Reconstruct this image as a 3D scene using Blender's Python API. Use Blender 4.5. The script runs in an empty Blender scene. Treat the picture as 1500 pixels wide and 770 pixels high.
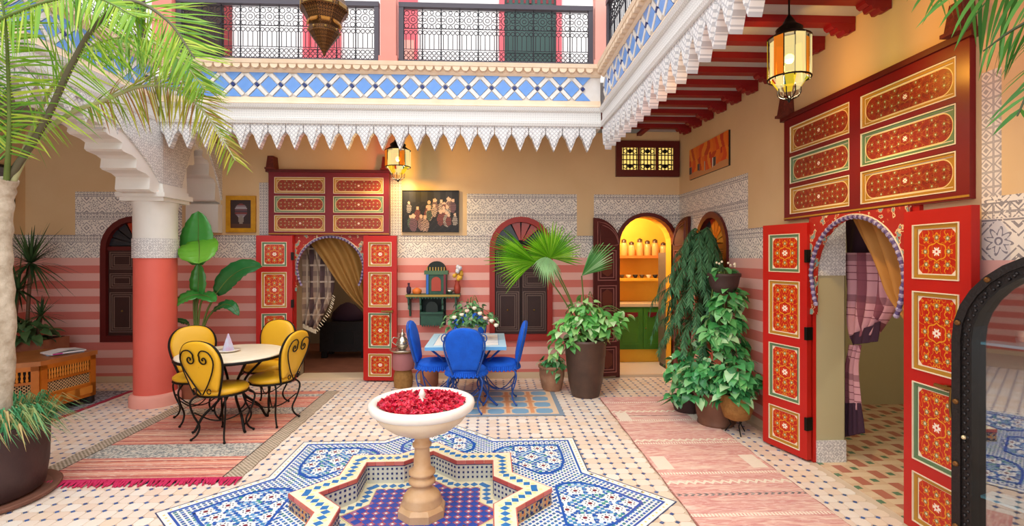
import bpy, math, random
from math import sin, cos, pi, radians, sqrt, atan2
from mathutils import Vector, Matrix
random.seed(7)
SC = bpy.context.scene
COL = SC.collection

# ------------------------------------------------------------------ camera
TH, FPX, EYE = radians(2.5), 730.0, 1.6
cd = bpy.data.cameras.new('camera'); cam = bpy.data.objects.new('camera', cd); COL.objects.link(cam)
cd.sensor_width = 36; cd.lens = FPX / 1500 * 36; cd.shift_y = -10 / 1500; cd.clip_start = .05
cam.location = (0, 0, EYE); cam.rotation_euler = (pi / 2, 0, -TH)
SC.camera = cam
# ------------------------------------------------------------------ daylight (overcast sky) and exposure
w = bpy.data.worlds.new('overcast_sky'); SC.world = w; w.use_nodes = True
bg = w.node_tree.nodes['Background']; bg.inputs[0].default_value = (.93, .97, 1, 1); bg.inputs[1].default_value = 1.0
sl = bpy.data.lights.new('sun', 'SUN'); sl.energy = .8; sl.angle = radians(60); sl.color = (1, .97, .92)
so = bpy.data.objects.new('sun', sl); COL.objects.link(so); so.rotation_euler = (radians(28), radians(-12), 0)
SC.view_settings.view_transform = 'Standard'; SC.view_settings.look = 'None'
SC.view_settings.gamma = 1; SC.view_settings.use_curve_mapping = False
SC.view_settings.exposure = 1.1

# ------------------------------------------------------------------ geometry of the place (metres; +Y away from the lens)
YB, XR, XL = 6.57, 2.53, -5.88          # back wall, right wall, left wall of the side gallery
YE, XER, XEL = 5.35, 1.2, -3.45         # courtyard eaves: back, right, left
ZC = 3.26                               # gallery ceilings
CX, CY = -.437, 3.2                     # fountain centre
_s, _c = sin(TH), cos(TH)
def W(xc, yc): return (xc * _c + yc * _s, -xc * _s + yc * _c)
def FL(px, py, z=0):                    # a point known to lie at height z
    yc = FPX * (EYE - z) / (py - 375); return W((px - 750) / FPX * yc, yc)
def AY(px, py, Y):                      # a point known to lie on the plane Y
    dx = (px - 750) / FPX; t = Y / (-dx * _s + _c); return ((dx * _c + _s) * t, Y, EYE - (py - 375) / FPX * t)
def AX(px, py, X):
    dx = (px - 750) / FPX; t = X / (dx * _c + _s); return (X, (-dx * _s + _c) * t, EYE - (py - 375) / FPX * t)

# ------------------------------------------------------------------ mesh builder
class MB:
    def __init__(s): s.v = []; s.f = []; s.m = []; s.sm = []; s.uv = None
    def add(s, vs, fs, m=0, sm=False):
        o = len(s.v); s.v += [tuple(p) for p in vs]
        for f in fs: s.f.append([i + o for i in f]); s.m.append(m); s.sm.append(sm)
        return s
    def box(s, x0, x1, y0, y1, z0, z1, m=0):
        return s.add([(x0,y0,z0),(x1,y0,z0),(x1,y1,z0),(x0,y1,z0),(x0,y0,z1),(x1,y0,z1),(x1,y1,z1),(x0,y1,z1)],
                     [(0,3,2,1),(4,5,6,7),(0,1,5,4),(1,2,6,5),(2,3,7,6),(3,0,4,7)], m)
    def cbox(s, c, d, m=0, rz=0):
        x, y, z = c; a, b, h = d[0]/2, d[1]/2, d[2]/2
        vs = []
        for dz in (-h, h):
            for dx, dy in ((-a,-b),(a,-b),(a,b),(-a,b)):
                vs.append((x+dx*cos(rz)-dy*sin(rz), y+dx*sin(rz)+dy*cos(rz), z+dz))
        return s.add(vs, [(0,3,2,1),(4,5,6,7),(0,1,5,4),(1,2,6,5),(2,3,7,6),(3,0,4,7)], m)
    def prism(s, poly, a, b, ax='z', m=0, sm=False, caps=True):
        """extrude a counter-clockwise polygon between a and b along an axis; poly in the two other axes"""
        def P(p, h): return {'z': (p[0], p[1], h), 'y': (p[0], h, p[1]), 'x': (h, p[0], p[1])}[ax]
        n = len(poly); vs = [P(p, a) for p in poly] + [P(p, b) for p in poly]
        fs = [(i, (i+1) % n, n+(i+1) % n, n+i) for i in range(n)]
        s.add(vs, fs, m, sm)
        if caps: s.add(vs, [tuple(range(n-1, -1, -1)), tuple(range(n, 2*n))], m)
        return s
    def ringprism(s, outer, inner, a, b, ax='z', m=0):
        def P(p, h): return {'z': (p[0], p[1], h), 'y': (p[0], h, p[1]), 'x': (h, p[0], p[1])}[ax]
        n = len(outer); vs = [P(p, h) for h in (a, b) for q in (outer, inner) for p in q]
        fs = []
        for i in range(n):
            j = (i+1) % n
            fs += [(i, n+i, n+j, j), (2*n+i, 2*n+j, 3*n+j, 3*n+i), (i, j, 2*n+j, 2*n+i), (n+i, 3*n+i, 3*n+j, n+j)]
        return s.add(vs, fs, m)
    def lathe(s, prof, n=24, c=(0,0,0), m=0, sm=True, sx=1, sy=1, ph=0):
        vs = []; fs = []
        for r, z in prof:
            for i in range(n):
                a = 2*pi*i/n + ph; vs.append((c[0]+r*cos(a)*sx, c[1]+r*sin(a)*sy, c[2]+z))
        for k in range(len(prof)-1):
            for i in range(n):
                j = (i+1) % n; fs.append((k*n+i, k*n+j, (k+1)*n+j, (k+1)*n+i))
        s.add(vs, fs, m, sm)
        s.add(vs[:n], [tuple(range(n-1, -1, -1))], m); s.add(vs[-n:], [tuple(range(n))], m)
        return s
    def tube(s, pts, r, n=6, closed=False, m=0):
        pts = [Vector(p) for p in pts]; k = len(pts); rr = r if isinstance(r, (list, tuple)) else [r]*k
        vs = []; fs = []; up = None
        for i, p in enumerate(pts):
            a = pts[(i-1) % k] if (closed or i > 0) else p; b = pts[(i+1) % k] if (closed or i < k-1) else p
            t = (b - a)
            t = t.normalized() if t.length > 1e-9 else Vector((0, 0, 1))
            if up is None:
                up = Vector((0, 0, 1)) if abs(t.z) < .9 else Vector((1, 0, 0))
            u = (up - t * up.dot(t))
            u = u.normalized() if u.length > 1e-6 else t.orthogonal().normalized()
            up = u; q = t.cross(u)
            for j in range(n):
                g = 2*pi*j/n; vs.append(p + (u*cos(g) + q*sin(g)) * rr[i])
        for i in range(k if closed else k-1):
            for j in range(n):
                a, b = i*n, ((i+1) % k)*n; l = (j+1) % n
                fs.append((a+j, a+l, b+l, b+j))
        s.add(vs, fs, m, True)
        if not closed:
            s.add(vs[:n], [tuple(range(n-1, -1, -1))], m); s.add(vs[-n:], [tuple(range(n))], m)
        return s
    def ball(s, c, r, m=0, n=8, k=6, sc=(1,1,1)):
        return s.lathe([(max(1e-4, sin(pi*i/k))*r, -cos(pi*i/k)*r*sc[2]) for i in range(k+1)], n, c, m, True, sc[0], sc[1])
    def xf(s, M, start=0):
        for i in range(start, len(s.v)): s.v[i] = tuple(M @ Vector(s.v[i]))
        return s
    def mesh(s, name, mats):
        me = bpy.data.meshes.new(name); me.from_pydata(s.v, [], s.f)
        for mt in (mats if isinstance(mats, (list, tuple)) else [mats]): me.materials.append(M(mt))
        me.polygons.foreach_set('material_index', s.m); me.polygons.foreach_set('use_smooth', s.sm)
        me.update(); return me
    def build(s, name, mats, parent=None, loc=None, rz=0, rot=None):
        return place(name, s.mesh(name, mats), parent, loc, rz, rot)
def place(name, me, parent=None, loc=None, rz=0, rot=None):
    o = bpy.data.objects.new(name, me); COL.objects.link(o)
    if parent: o.parent = parent
    if loc: o.location = loc
    o.rotation_euler = rot if rot else (0, 0, rz)
    return o
def tag(o, label, cat=None, group=None, kind=None):
    o['label'] = label
    if cat: o['category'] = cat
    if group: o['group'] = group
    if kind: o['kind'] = kind
    return o
def empty(name, loc=(0,0,0), rz=0, label=None, cat=None, group=None, kind=None, parent=None):
    o = place(name, None, parent, loc, rz); o.empty_display_size = .1
    if label: tag(o, label, cat, group, kind)
    return o
def copy_tree(o, parent=None):
    c = o.copy(); COL.objects.link(c)
    if parent: c.parent = parent
    for ch in list(o.children): copy_tree(ch, c)
    return c
def bez(p, n):
    """Catmull-Rom through points"""
    p = [Vector(q) for q in p]; P = [p[0]*2-p[1]] + p + [p[-1]*2-p[-2]]; out = []
    for i in range(1, len(P)-2):
        a, b, c, d = P[i-1:i+3]
        for k in range(n):
            t = k/n; out.append(.5*((2*b)+(c-a)*t+(2*a-5*b+4*c-d)*t*t+(3*b-a-3*c+d)*t**3))
    out.append(p[-1]); return out

# ------------------------------------------------------------------ materials
def lin(h):
    if isinstance(h, str):
        h = h.lstrip('#'); h = [int(h[i:i+2], 16)/255 for i in (0, 2, 4)]
    return tuple(c/12.92 if c <= .04045 else ((c+.055)/1.055)**2.4 for c in h)
MATS = {}; MDEF = {}
def M(k):
    if not isinstance(k, str): return k
    if k not in MATS: MATS[k] = MDEF[k]()
    return MATS[k]
class Ex:                                # node expressions with python operators
    def __init__(s, nt, so): s.nt = nt; s.so = so
    def op(s, o, b=None, c=None):
        n = s.nt.nodes.new('ShaderNodeMath'); n.operation = o
        for i, q in enumerate((s, b, c)):
            if q is None: continue
            if isinstance(q, Ex): s.nt.links.new(q.so, n.inputs[i])
            else: n.inputs[i].default_value = q
        return Ex(s.nt, n.outputs[0])
    def _r(s, a): n = s.nt.nodes.new('ShaderNodeValue'); n.outputs[0].default_value = a; return Ex(s.nt, n.outputs[0])
    def __add__(s, b): return s.op('ADD', b)
    __radd__ = __add__
    def __sub__(s, b): return s.op('SUBTRACT', b)
    def __rsub__(s, b): return s._r(b).op('SUBTRACT', s)
    def __mul__(s, b): return s.op('MULTIPLY', b)
    __rmul__ = __mul__
    def __truediv__(s, b): return s.op('DIVIDE', b)
    def lt(s, b): return s.op('LESS_THAN', b)
    def gt(s, b): return s.op('GREATER_THAN', b)
    def fr(s): return s.op('FRACT')
    def ab(s): return s.op('ABSOLUTE')
    def fl(s): return s.op('FLOOR')
    def sn(s): return s.op('SINE')
    def mx(s, b): return s.op('MAXIMUM', b)
    def mn(s, b): return s.op('MINIMUM', b)
    def at2(s, b): return s.op('ARCTAN2', b)
    def sq(s): return s.op('SQRT')
    def tri(s): return (s.fr() - .5).ab() * 2      # triangle wave 0..1
    def between(s, a, b): return s.gt(a) * s.lt(b)
class Mat:
    def __init__(s, name, rough=.6, metal=0, coord='Object', spec=.4):
        s.m = bpy.data.materials.new(name); s.m.use_nodes = True; s.nt = s.m.node_tree
        s.b = s.nt.nodes['Principled BSDF']; s.b.inputs['Roughness'].default_value = rough; s.b.inputs['Metallic'].default_value = metal
        s.b.inputs['Specular IOR Level'].default_value = spec
        tc = s.nt.nodes.new('ShaderNodeTexCoord'); s.co = tc.outputs[coord]
        sp = s.nt.nodes.new('ShaderNodeSeparateXYZ'); s.nt.links.new(s.co, sp.inputs[0])
        s.x, s.y, s.z = [Ex(s.nt, sp.outputs[i]) for i in range(3)]
    def vec(s, x, y, z=0):
        n = s.nt.nodes.new('ShaderNodeCombineXYZ')
        for i, q in enumerate((x, y, z)):
            if isinstance(q, Ex): s.nt.links.new(q.so, n.inputs[i])
            else: n.inputs[i].default_value = q
        return n.outputs[0]
    def noise(s, scale, detail=3, vec=None, rough=.55):
        n = s.nt.nodes.new('ShaderNodeTexNoise'); n.inputs['Scale'].default_value = scale; n.inputs['Detail'].default_value = detail
        n.inputs['Roughness'].default_value = rough
        s.nt.links.new(vec or s.co, n.inputs['Vector']); return Ex(s.nt, n.outputs[0])
    def rand(s):                          # one random number for each object
        n = s.nt.nodes.new('ShaderNodeObjectInfo'); return Ex(s.nt, n.outputs['Random'])
    def isl(s):
        n = s.nt.nodes.new('ShaderNodeNewGeometry'); return Ex(s.nt, n.outputs['Random Per Island'])
    def rgb(s, c):
        n = s.nt.nodes.new('ShaderNodeRGB'); n.outputs[0].default_value = (*lin(c), 1); return n.outputs[0]
    def mix(s, f, a, b):
        n = s.nt.nodes.new('ShaderNodeMix'); n.data_type = 'RGBA'; n.clamp_factor = True
        if isinstance(f, Ex): s.nt.links.new(f.so, n.inputs[0])
        else: n.inputs[0].default_value = f
        for i, q in ((6, a), (7, b)):
            if isinstance(q, str): n.inputs[i].default_value = (*lin(q), 1)
            else: s.nt.links.new(q, n.inputs[i])
        return n.outputs[2]
    def ramp(s, f, stops, const=False):
        n = s.nt.nodes.new('ShaderNodeValToRGB'); cr = n.color_ramp
        if const: cr.interpolation = 'CONSTANT'
        while len(cr.elements) > 1: cr.elements.remove(cr.elements[-1])
        cr.elements[0].position = stops[0][0]; cr.elements[0].color = (*lin(stops[0][1]), 1)
        for p, c in stops[1:]: e = cr.elements.new(p); e.color = (*lin(c), 1)
        s.nt.links.new(f.so, n.inputs[0]); return n.outputs[0]
    def out(s, col):
        if isinstance(col, str): s.b.inputs['Base Color'].default_value = (*lin(col), 1)
        else: s.nt.links.new(col, s.b.inputs['Base Color'])
        return s
    def bump(s, h, strength=.3, dist=.01):
        n = s.nt.nodes.new('ShaderNodeBump'); n.inputs['Strength'].default_value = strength; n.inputs['Distance'].default_value = dist
        s.nt.links.new(h.so, n.inputs['Height']); s.nt.links.new(n.outputs[0], s.b.inputs['Normal']); return s
def define(name):
    def d(fn): MDEF[name] = lambda: fn(name); return fn
    return d
def simple(name, c, rough=.6, metal=0, var=.0, c2=None, sc=6, bump=0, spec=.4, coord='Object'):
    def f():
        q = Mat(name, rough, metal, coord, spec)
        if c2: q.out(q.mix((q.noise(sc, 4) - .5) * 2.2 + .5, c, c2))
        else: q.out(c)
        if bump: q.bump(q.noise(sc * 4, 3), bump)
        return q.m
    MDEF[name] = f
def tinted(name, cols, rough=.5, by='isl', spec=.4, trans=0):   # one of several tones for each piece
    def f():
        q = Mat(name, rough, 0, 'Object', spec); v = q.isl() if by == 'isl' else q.rand()
        col = q.ramp(v, [(i/len(cols), c) for i, c in enumerate(cols)], True); q.out(col)
        if trans:
            t = q.nt.nodes.new('ShaderNodeBsdfTranslucent'); q.nt.links.new(col, t.inputs[0])
            mx = q.nt.nodes.new('ShaderNodeMixShader'); mx.inputs[0].default_value = trans
            o = q.nt.nodes['Material Output']; q.nt.links.new(q.b.outputs[0], mx.inputs[1]); q.nt.links.new(t.outputs[0], mx.inputs[2])
            q.nt.links.new(mx.outputs[0], o.inputs[0])
        return q.m
    MDEF[name] = f
def emit(name, c, st):
    def f():
        q = Mat(name, .3); q.out(c); q.b.inputs['Emission Color'].default_value = (*lin(c), 1); q.b.inputs['Emission Strength'].default_value = st; return q.m
    MDEF[name] = f
def lamp(loc, power, col, parent=None, r=.05, name='bulb_light'):
    l = bpy.data.lights.new(name, 'POINT'); l.energy = power; l.color = col; l.shadow_soft_size = r
    o = bpy.data.objects.new(name, l); COL.objects.link(o); o.location = loc
    if parent: o.parent = parent
    return o
# ---- plain materials
simple('plaster', '#dfbf92', .85, c2='#d6b384', sc=1.5, bump=.08)
simple('white_plaster', '#e6e3de', .8, c2='#dcd8d1', sc=3, bump=.1)
simple('cream_plaster', '#ecd6bd', .8, c2='#e0c4a6', sc=5, bump=.15)
simple('coral', '#e46a5c', .5, c2='#dd6253', sc=2, bump=.05)
simple('coral_pale', '#eda99b', .6, c2='#e59c8d', sc=2)
simple('upper_white', '#e8e6e4', .8)
simple('coral_overexposed', '#ea8b7c', .55, c2='#e68072', sc=2)  # coral of the balcony posts, paled in the colour to imitate overexposed daylight
simple('grout', '#d8c2ac', .9, c2='#cdb49c', sc=5)
simple('red_paint', '#bd1c14', .38, c2='#b01812', sc=3, bump=.04)
simple('wine_paint', '#7c1a26', .4, c2='#701620', sc=3)
simple('maroon', '#5e1512', .4, c2='#521110', sc=3)
simple('beam_red', '#8a1216', .42, c2='#7a0f14', sc=3)
simple('gold_line', '#b08028', .4)
simple('ivory', '#e9dcc0', .5)
simple('green_line', '#5c7a56', .45)
simple('dark_iron', '#17130f', .45, .5)
simple('rail_iron', '#26242a', .5, .4)
simple('rail_bar', '#4b454d', .5, .2)
simple('brass', '#8a6a38', .35, .8)
@define('bronze')
def _(n):
    q = Mat(n, .4, .6); u = (q.y.at2(q.x)) * .16; p = lace_small(q, u, q.z, .045)
    q.out(q.mix(p, '#2a180b', '#744a20')).bump(p, .4, .004); return q.m
simple('silver', '#c9c2b4', .22, .9)
simple('blue_tile', '#709ee0', .3, c2='#6392d6', sc=9)
simple('white_tile', '#e6e1dc', .35, c2='#dad2ca', sc=9)
simple('navy', '#24336f', .35)
simple('cobalt', '#1f5fb5', .3)
simple('grey_blue', '#94a6ae', .6)
tinted('floor_tile_cream', ['#f1e2d4', '#eddacb', '#f0dfcf', '#ead2bf', '#f2e6da', '#edd5bf', '#eedccd'], .38, 'obj')
tinted('floor_tile_cream_isl', ['#f1e2d4', '#eddacb', '#f0dfcf', '#ead2bf', '#f2e6da', '#edd5bf', '#eedccd'], .38)
tinted('floor_dot', ['#40609f', '#4d6ba6', '#38548f', '#5a6f97', '#4a5d80'], .35)
tinted('mosaic', ['#2d63b8', '#3f7cc0', '#2a55a8', '#35808c', '#2f6cc0', '#3a6a9c'], .3)
tinted('mosaic_panel', ['#3a70bc', '#5f9ad0', '#3f86b8', '#4a9a98', '#2f62b0', '#8fb8dc'], .3)
simple('mosaic_white', '#f3f1ec', .32); simple('mosaic_blue', '#2257b0', .3); simple('mosaic_dark', '#33456e', .35)
simple('rosette_red', '#7c2b40', .35); simple('rosette_yellow', '#e6cf7a', .4)
simple('rim_cream', '#f2ecd0', .35, c2='#ece0bb', sc=14); simple('rim_blue', '#3580bd', .28, c2='#2a66ae', sc=8)
tinted('rim_brick', ['#c4635a', '#bb564f', '#cd736a', '#c86a58'], .5, 'obj')
simple('basin_blue', '#2a49a4', .25, c2='#2f55b6', sc=7); simple('basin_red', '#a8404f', .35); simple('basin_yellow', '#e8dba0', .4)
simple('marble', '#f1ebe4', .3, c2='#e6dccf', sc=6); simple('stone_tan', '#d9b48c', .45, c2='#c79c6f', sc=10, bump=.12)
tinted('rose_petal', ['#c9142f', '#d9283f', '#b30d2c', '#e0465a', '#a30a2a', '#d11b4a', '#c21030'], .45)
simple('yellow_vinyl', '#eab52c', .38, c2='#e2a91f', sc=3)
simple('blue_cloth', '#0a5cd0', .85, c2='#0a4fba', sc=14, bump=.4)
simple('blue_iron', '#27509c', .4, .2)
simple('table_blue', '#5c9fd6', .45); simple('table_white', '#f0ece6', .35, c2='#e4e2de', sc=12)
simple('tabletop_cream', '#f1e7d2', .35, c2='#ebddc2', sc=18)
simple('terracotta', '#a8674a', .75, c2='#8f5640', sc=7, bump=.2)
simple('dark_clay', '#4a3432', .5, c2='#3a2828', sc=5, bump=.25); simple('saucer_clay', '#8a5c4a', .6, c2='#6f483b', sc=6)
simple('brown_clay', '#7a5340', .6, c2='#60402f', sc=6, bump=.2); simple('soil', '#2c2018', .95)
simple('bark_pale', '#cfc0ac', .9, c2='#9c8a74', sc=16, bump=.5); simple('stem_green', '#6a7d3a', .6, c2='#55682e', sc=8)
simple('stem_dark', '#3b4426', .6); simple('rachis', '#b5b486', .6, c2='#8f9160', sc=6); simple('rachis_dark', '#5f5a44', .7)
tinted('palm_leaf', ['#86ae2c', '#a2c03a', '#74a52c', '#b8cc52', '#92ba4a', '#669a38'], .5, 'isl', .3, .35)
tinted('palm_leaf_yellow', ['#b5b43c', '#9aa634', '#c2bc5a', '#8f8a34', '#a77a45', '#b0a04a', '#7f9a32'], .55, 'isl', .3, .35)
tinted('palm_leaf_cool', ['#4f8a3a', '#6a9f45', '#3f7a35', '#86b55a'], .45, 'isl', .4, .3)
tinted('pothos_leaf', ['#66b455', '#7cc468', '#54a44c', '#a8d98a', '#c8e8b0', '#64ac5a', '#8ecc74'], .28, 'obj', .5, .2)
tinted('pothos_dark', ['#429458', '#56aa68', '#68ba6c', '#3c824c', '#8ccc8a', '#b4e2ae', '#4ca05c'], .27, 'obj', .5, .2)
tinted('fan_leaf', ['#6cb01c', '#80c424', '#5a9e1a', '#96cc3a'], .4, 'isl', .5, .25)
tinted('fern_leaf', ['#3a6a44', '#487a52', '#305a3a', '#568a60', '#3f6f48'], .6, 'isl', .3, .2)
tinted('grass', ['#4f9f6a', '#6cb07a', '#3f8a5a', '#9cb070', '#cbb47a', '#7fc08a'], .6, 'isl', .3, .3)
simple('big_leaf', '#2f7a30', .3, c2='#3f8f38', sc=3, spec=.55); simple('big_leaf_light', '#6aa52f', .32, c2='#579a2c', sc=3); simple('big_leaf_dark', '#1f5a2c', .3, c2='#2a6a34', sc=3)
tinted('shade_leaf', ['#3d5a34', '#33502e', '#48663c', '#2b4628'], .5, 'isl', .3)
tinted('bouquet_leaf', ['#4c7a48', '#5f8f58', '#3d6a3c', '#78a070'], .5, 'obj', .3)
simple('rose_cream', '#f3e6cc', .6); simple('rose_pink', '#e9c3b4', .6)
simple('orange_wood', '#c46f1f', .4, c2='#a9580f', sc=7); simple('orange_wood_light', '#d98a35', .4, c2='#c9761f', sc=9); simple('dark_gap', '#1d0f0a', .7)
simple('paper', '#e8e6e4', .5); simple('magazine_pink', '#c73a86', .5); simple('magazine_blue', '#8fa4b8', .5)
simple('frame_gold', '#d49a1c', .4, c2='#b9800f', sc=12); simple('black', '#0d0c0c', .5); simple('dark_wood', '#1c1413', .45, c2='#120c0b', sc=20, bump=.4)
simple('shelf_green', '#2f5a44', .5, c2='#24483a', sc=14); simple('shelf_gold', '#a8893c', .5); simple('shelf_red', '#a8402f', .5)
simple('glass_yellow', '#e0c02c', .2); simple('leather_tan', '#b88a5a', .6)
simple('cab_green', '#4f8a2a', .45, c2='#447c24', sc=4); simple('kitchen_yellow', '#f0b838', .6, c2='#e8ac2c', sc=4); simple('counter', '#d9c9a8', .4)
simple('shelf_orange', '#d9762a', .5); simple('fridge', '#6d655c', .4); simple('jar', '#c9a05a', .2); simple('jar_dark', '#4a3420', .3); simple('kitchen_floor', '#e4dcd2', .5)
simple('gold_drape', '#a5793a', .7, c2='#96692f', sc=2); simple('threshold', '#dcc4a6', .6)
simple('plum', '#3a1f33', .8); simple('skin_tie', '#b98a72', .7)
simple('wicker', '#a8793f', .7, c2='#8a5f2c', sc=30, bump=.5)
simple('hall_wall', '#b6ab86', .85); simple('room_wall', '#9c8a72', .85); simple('room_floor', '#9a5f48', .6, c2='#84503c', sc=6)
emit('bulb_white', '#fff3d0', 9); emit('glass_warm', '#ffd45a', 2.2); emit('glass_amber', '#e8982a', 1.3); emit('glass_lime', '#c9cf3a', 1.4); emit('glass_red', '#c23a14', .9); emit('glass_clear', '#fff0c4', 2.6)
emit('lattice_glow', '#e6c46a', .55)
simple('glass_turq', '#3f8f8a', .2)
@define('glass')
def _(n):
    q = Mat(n, .02); g = q.nt.nodes.new('ShaderNodeBsdfGlossy'); g.inputs['Roughness'].default_value = .02; t = q.nt.nodes.new('ShaderNodeBsdfTransparent')
    mx = q.nt.nodes.new('ShaderNodeMixShader'); mx.inputs[0].default_value = .3
    q.nt.links.new(t.outputs[0], mx.inputs[1]); q.nt.links.new(g.outputs[0], mx.inputs[2]); q.nt.links.new(mx.outputs[0], q.nt.nodes['Material Output'].inputs[0]); return q.m
# ---- patterned materials
def lace(q, u, v, c):
    """stencilled plaster lace: repeating rosettes, rings and diamonds; 1 where painted dark"""
    a, b = (u / c).fr() - .5, (v / c).fr() - .5
    r = (a*a + b*b).sq(); th = b.at2(a)
    pet = ((th * 8).sn() * .09 + .27)
    m1 = (r - pet).ab().lt(.035)
    m2 = r.between(.06, .11)
    d = a.ab() + b.ab()
    m3 = d.between(.60, .66)
    m4 = (d - .86).ab().lt(.05)
    return m1.mx(m2).mx(m3).mx(m4)
def lace_small(q, u, v, c):
    a, b = (u / c).fr() - .5, (v / c).fr() - .5
    d = a.ab().mx(b.ab()); e = a.ab() + b.ab()
    return e.lt(.2).mx((e - .42).ab().lt(.06)).mx((d - .46).ab().lt(.035))
def wall_material(name, horiz, zones, strips):
    """horiz: 'x' or 'y'; zones: (h0, h1, z0, z1) of stencilled lace in wall coordinates; strips likewise with the small motif"""
    q = Mat(name, .8); h = q.x if horiz == 'x' else q.y; z = q.z
    fine = q.noise(60, 2)
    plaster = q.mix((q.noise(1.3, 4) - .5) * 2 + .5, '#e2c296', '#d8b486')
    mask = None
    for a, b, c, d in zones:
        k = h.between(a, b) * z.between(c, d); mask = k if mask is None else mask.mx(k)
    big = lace(q, h, z - 1.58, .19); sm = lace_small(q, h, z - 1.58, .08)
    band = ((z - 1.58) / .29).fr()
    pat = big * band.between(.0, .66) + sm * band.gt(.72)
    lines = (band - .69).ab().lt(.016).mx((band - .985).ab().lt(.014))
    pat = pat.mx(lines) * (fine.gt(.38))
    lacec = q.mix(pat * .8, '#ebe2d8', '#6d6670')
    col = q.mix(mask, plaster, lacec)
    if strips:
        sk = None
        for a, b, c, d in strips:
            k = h.between(a, b) * z.between(c, d); sk = k if sk is None else sk.mx(k)
        col = q.mix(sk, col, q.mix(lace_small(q, h, z, .075) * .6, '#e3d8d0', '#6d6670'))
    s = ((1.58 - z) / .196).fr().gt(.5)
    dado = q.mix(s, q.mix(q.noise(3, 3), '#ecb6ab', '#e8aea2'), q.mix(q.noise(3, 3), '#dd7c70', '#d57266'))
    col = q.mix(z.lt(1.58), col, dado)
    col = q.mix(z.lt(.07), col, '#d9bf9f')
    q.out(col).bump(q.noise(25, 4), .08)
    return q.m
MDEF['wall_back_paint'] = lambda: wall_material('wall_back_paint', 'x',
    [(-9, 9, 1.58, 1.87), (-.306, 1.148, 1.8, 2.42), (1.377, 3, 1.8, 2.42), (-5.27, -3.95, 1.8, 2.42)], [(-1.30, -1.16, 1.87, 2.62), (-2.98, -2.82, 1.87, 2.55)])
MDEF['wall_right_paint'] = lambda: wall_material('wall_right_paint', 'y', [(4.79, 9, 1.58, 2.42), (4.2, 9, 1.58, 1.87), (-9, 2.46, 1.58, 1.9)], [(2.36, 2.46, 1.9, 2.54)])
MDEF['wall_left_paint'] = lambda: wall_material('wall_left_paint', 'y', [(-9, 9, 1.58, 1.87)], None)
@define('stencil_white')
def _(n):
    q = Mat(n, .75); u = q.x + q.y; p = lace(q, u, q.z, .13).mx(lace_small(q, u, q.z, .065) * .6)
    q.out(q.mix(p * .6 * q.noise(50, 2).gt(.35), '#e6e3e0', '#76737c')).bump(p, .25, .004); return q.m
@define('band_white')
def _(n):
    q = Mat(n, .75); u = q.x + q.y; p = lace_small(q, u, q.z, .05)
    q.out(q.mix(p * .3, '#e2dfdb', '#8a8688')).bump(p, .2, .003); return q.m
@define('tooth_white')
def _(n):
    q = Mat(n, .75); p = ((q.x * 22 + q.z * 22).tri().lt(.28)).mx((q.x * 22 - q.z * 22).tri().lt(.28))
    q.out(q.mix(p * .5, '#e2dfdd', '#84848f')).bump(p, .3, .004); return q.m
@define('ceiling_boards')
def _(n):
    q = Mat(n, .7); q.out(q.mix(q.noise(4, 4), '#b9b4b4', '#a39d9f')); return q.m
def floral(name, ground, ground2, aspect, oval=False, scroll='#e8a62a'):
    """painted panel: mirrored scrolls and petals around a white rosette; Generated coordinates, x across and z up"""
    def f():
        q = Mat(name, .35, 0, 'Generated'); x = (q.x - .5).ab() * 2; y = (q.z - .5).ab() * 2
        X = x * (aspect if aspect > 1 else 1); Y = y * (1/aspect if aspect < 1 else 1)
        nz = q.noise(2.6, 1, q.vec(X, Y, .3)); n2 = q.noise(3.4, 1, q.vec(X, Y, 4.7)); n3 = q.noise(5.0, 1, q.vec(X, Y, 9.1))
        r = (X*X + Y*Y).sq(); th = Y.at2(X)
        col = q.mix(n2.gt(.55), ground, ground2)
        col = q.mix((nz - .5).ab().lt(.012), col, scroll)
        cs = [(.62, .25), (1.3, .3), (2.0, .2), (2.7, .3), (3.4, .25), (1.0, .7), (2.4, .7)] if aspect > 2 else ([(0, .62), (.52, .52), (.62, 0), (0, 1.12), (.55, 1.05)] if aspect < 1 else [(0, .6), (.55, .55), (.6, 0)])
        for a_, b_ in cs:
            dx, dy = X - a_, Y - b_; rr_ = (dx*dx + dy*dy).sq(); t_ = dy.at2(dx)
            col = q.mix((rr_ - .13 - (t_ * 5).sn() * .055).ab().lt(.028), col, scroll); col = q.mix(rr_.lt(.05), col, '#d9d2b0')
            col = q.mix((rr_ - .075).ab().lt(.018), col, '#6f8a5c')
        ros = r.lt((th * 8).sn() * .05 + .17)
        col = q.mix(ros, col, '#f3e6d8'); col = q.mix(r.lt(.05), col, '#c23a2a')
        ring = (r - .42 - (th * 4).sn() * .06).ab().lt(.03); col = q.mix(ring, col, scroll)
        if oval:
            e = (x - (1 - 1/aspect)).mx(0) * aspect
            inside = (e*e + y*y).sq()
            col = q.mix(inside.gt(.86), col, '#e6c88a'); col = q.mix(inside.gt(.93), col, oval)
            col = q.mix(x.gt(.985).mx(y.gt(.93)), col, '#e9dcc0')
        else:
            cor = ((1-x) * (aspect if aspect > 1 else 1) + (1-y) * (1/aspect if aspect < 1 else 1)).lt(.3)
            col = q.mix(cor, col, '#efdcc4')
            edge = ((1-x) * (aspect if aspect > 1 else 1)).mn((1-y) * (1/aspect if aspect < 1 else 1)).lt(.05)
            col = q.mix(edge, col, '#efe3cc')
        q.out(col); return q.m
    MDEF[name] = f
floral('panel_square', '#bf2c12', '#b4220f', 1.0, False, '#dd921f'); floral('panel_tall', '#c0280f', '#b41f10', .68, False, '#dd921f')
floral('panel_gold', '#8f2a16', '#7a2014', 4.2, '#a87a26', '#a0642a'); floral('panel_green', '#8f2818', '#7c2016', 4.2, '#66805a', '#a8682c')
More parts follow.
